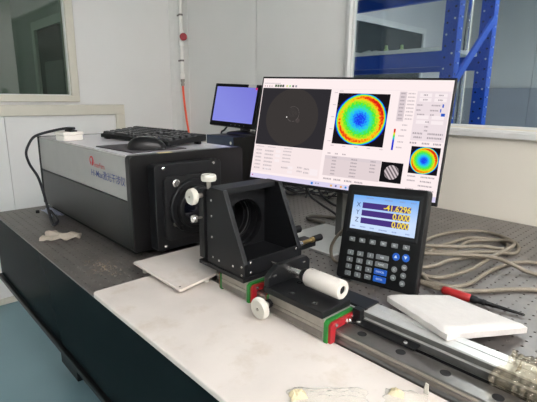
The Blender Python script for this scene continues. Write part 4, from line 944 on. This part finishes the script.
b = BM(); prism(b, rrect(-1.42, -1.24, 1.58, 1.74, 0.01), 'z', 0, 0.03); one('power_strip', b, IVORY, 'white plastic block on the table by the back wall', 'power strip', bevel=0.004)
# red-handled probe
pr = thing('test_probe', 'red-handled probe with black tapering tip lying on the table', 'probe', (-0.36, 0.973, 0.0))
d = (Vector((-0.255, 0.985, 0.006))-Vector((-0.424, 0.967, 0.0105))).normalized(); p0 = Vector((-0.424, 0.967, 0.0105))
part('handle', lathe(BM(), p0, d, [(0, 0.008), (0.003, 0.0098), (0.060, 0.0098), (0.064, 0.008)], 20), REDH, pr, smooth=True)
part('ferrule', lathe(BM(), p0, d, [(0.063, 0.0078), (0.066, 0.0085), (0.076, 0.0085), (0.08, 0.0062), (0.088, 0.0062), (0.09, 0.0075), (0.096, 0.006)], 18), BLACKM, pr, smooth=True)
part('shaft', lathe(BM(), p0, d, [(0.095, 0.0055), (0.13, 0.004), (0.172, 0.0028), (0.175, 0.001)], 14), BLACKG, pr, smooth=True)
one('probe_lead', tube(BM(), [p0, p0-d*0.02+Vector((0, 0, -0.002)), (-0.475, 0.975, 0.006), (-0.54, 0.975, 0.006)], 0.0045), CABLEG, 'short beige lead entering the red probe handle', 'cable')

# ================================================================== clear plastic bag and tape on the long board
def crumple(cx, cy, sx, sy, h, rot, seed, z0, n=20):
    b = BM(); top, bot = [], []; R2 = Matrix.Rotation(rot, 3, 'Z')
    for i in range(n+1):
        for j in range(n+1):
            u, v = 2*i/n-1, 2*j/n-1; e = max(0, (1-u*u)*(1-v*v))**0.5
            q = R2 @ Vector((u*sx*(0.9+0.2*noise.noise(Vector((v*2, seed, 0)))), v*sy*(0.9+0.25*noise.noise(Vector((u*2, seed, 7)))), 0))
            zz = h*e*(0.55+0.75*abs(noise.noise(Vector((u*2.4, v*2.4, seed)))))+0.0025*abs(noise.noise(Vector((u*7, v*7, seed))))
            top.append(b.verts.new((cx+q.x, cy+q.y, z0+0.0012+zz))); bot.append(b.verts.new((cx+q.x, cy+q.y, z0+0.0004)))
    I = lambda i, j: i*(n+1)+j
    for i in range(n):
        for j in range(n):
            b.faces.new((top[I(i, j)], top[I(i+1, j)], top[I(i+1, j+1)], top[I(i, j+1)])); b.faces.new((bot[I(i, j)], bot[I(i, j+1)], bot[I(i+1, j+1)], bot[I(i+1, j)]))
    ed = [I(i, 0) for i in range(n)]+[I(n, j) for j in range(n)]+[I(i, n) for i in range(n, 0, -1)]+[I(0, j) for j in range(n, 0, -1)]
    for k in range(len(ed)):
        a, c = ed[k], ed[(k+1) % len(ed)]; b.faces.new((top[a], top[c], bot[c], bot[a]))
    return b
bg = thing('plastic_bag', 'crumpled clear plastic bag with a yellow tip on the long white board', 'plastic bag', (-0.36, 0.46, 0.012))
part('film', crumple(-0.350, 0.455, 0.065, 0.030, 0.016, R(48), 2.0, 0.012), BAG, bg, smooth=True)
part('yellow_tip', crumple(-0.390, 0.430, 0.014, 0.010, 0.012, R(60), 5.0, 0.012, 10), YEL, bg, smooth=True)
tp = thing('tape_scrap', 'yellowish crumpled tape scrap with white tab beside the rail', 'tape', (-0.285, 0.548, 0.012))
part('film', crumple(-0.275, 0.545, 0.035, 0.020, 0.010, R(30), 8.0, 0.012, 14), BAG, tp, smooth=True)
part('yellow_tip', crumple(-0.292, 0.545, 0.012, 0.008, 0.010, R(20), 3.0, 0.012, 10), YEL, tp, smooth=True)
part('tab', prism(BM(), [(-0.266, 0.012), (-0.258, 0.012), (-0.259, 0.030), (-0.264, 0.031)], 'y', 0.578, 0.5795), KNOBW, tp)

# ================================================================== far room: blue rack
rk = thing('storage_rack', 'blue steel storage rack with perforated posts behind the window', 'rack', (-1.84, 2.72, ZF))
def post(px_, py_):
    w2, d2 = 0.040, 0.032
    p_ = part('post', box(BM(), (px_-w2, py_-d2, ZF), (px_+w2, py_+d2, 1.80)), RACK, rk, 0.003)
    b = BM(); b2 = BM(); z = ZF+0.08; k = 0
    while z < 1.78:
        for s in (-1, 1):
            (lathe(b if (k+s) % 3 else b2, (px_+s*0.02, py_-d2+0.0005, z+0.01*s), (0, -1, 0), [(0, 0.006), (0.001, 0.006)], 8))
        for s in (-1, 1):
            lathe(b2 if s > 0 else b, (px_+w2-0.0005, py_+s*0.014, z+0.02), (1, 0, 0), [(0, 0.005), (0.001, 0.005)], 8)
        z += 0.06; k += 1
    tag(part('slot_holes', b, HOLE, p_), kind='stuff'); tag(part('slot_holes', b2, LEGW, p_), kind='stuff')
for py_ in (2.48, 2.94):
    post(-1.185, py_)
    post(-2.50, py_)
for z0_ in (0.635, 1.09, 0.10):
    for py_ in (2.48, 2.94):
        part('beam', box(BM(), (-2.46, py_-0.022, z0_), (-1.225, py_+0.022, z0_+0.083)), RACK, rk, 0.003)
    part('shelf_deck', box(BM(), (-2.47, 2.50, z0_+0.083), (-1.220, 2.92, z0_+0.103)), DECK, rk)
    part('deck_edge', box(BM(), (-2.46, 2.455, z0_+0.084), (-1.225, 2.499, z0_+0.106)), DECK, rk)
for px_ in (-1.185, -2.50):
    for za, zb in ((0.555, 0.945), (1.02, 1.44), (-0.1, 0.3)):
        b = BM(); ang = math.atan2(zb-za, 0.46); n_ = Vector((0, -math.sin(ang), math.cos(ang)))*0.022
        p_, q_ = Vector((px_+0.005, 2.48, za)), Vector((px_+0.005, 2.94, zb))
        prism(b, [((p_+n_).y, (p_+n_).z), ((q_+n_).y, (q_+n_).z), ((q_-n_).y, (q_-n_).z), ((p_-n_).y, (p_-n_).z)], 'x', px_+0.03, px_+0.045)
        part('diagonal_brace', b, RACK, rk)
    part('cross_tie', box(BM(), (px_-0.02, 2.50, -0.30), (px_+0.01, 2.92, -0.26)), RACK, rk)
# things on the shelf
for k, (x, y) in enumerate(((-1.69, 2.62), (-1.60, 2.66))):
    one('plastic_peg', lathe(BM(), (x, y, 0.738), (0, 0, 1), [(0, 0.016), (0.03, 0.016), (0.034, 0.010), (0.055, 0.010)], 12), GREENF, 'small pale green plastic peg standing on the rack shelf', 'peg', 'pegs on the rack shelf')
for k, (x, y) in enumerate(((-1.93, 2.60), (-1.80, 2.58), (-1.76, 2.60))):
    one('film_scrap', crumple(x, y, 0.05, 0.02, 0.03, 0.3*k, k+11.0, 0.741, 10), mat('pale_scrap%d' % k, (196, 200, 196), 0.7), 'small heap of pale scrap film on the rack shelf', 'scrap', 'scrap on the rack shelf', smooth=True)
one('steel_tube', cyl(BM(), (-1.42, 3.2, ZF), (-1.42, 3.2, ZC), 0.022, 18), CHROME, 'bright vertical steel tube standing behind the blue rack', 'tube', smooth=True)
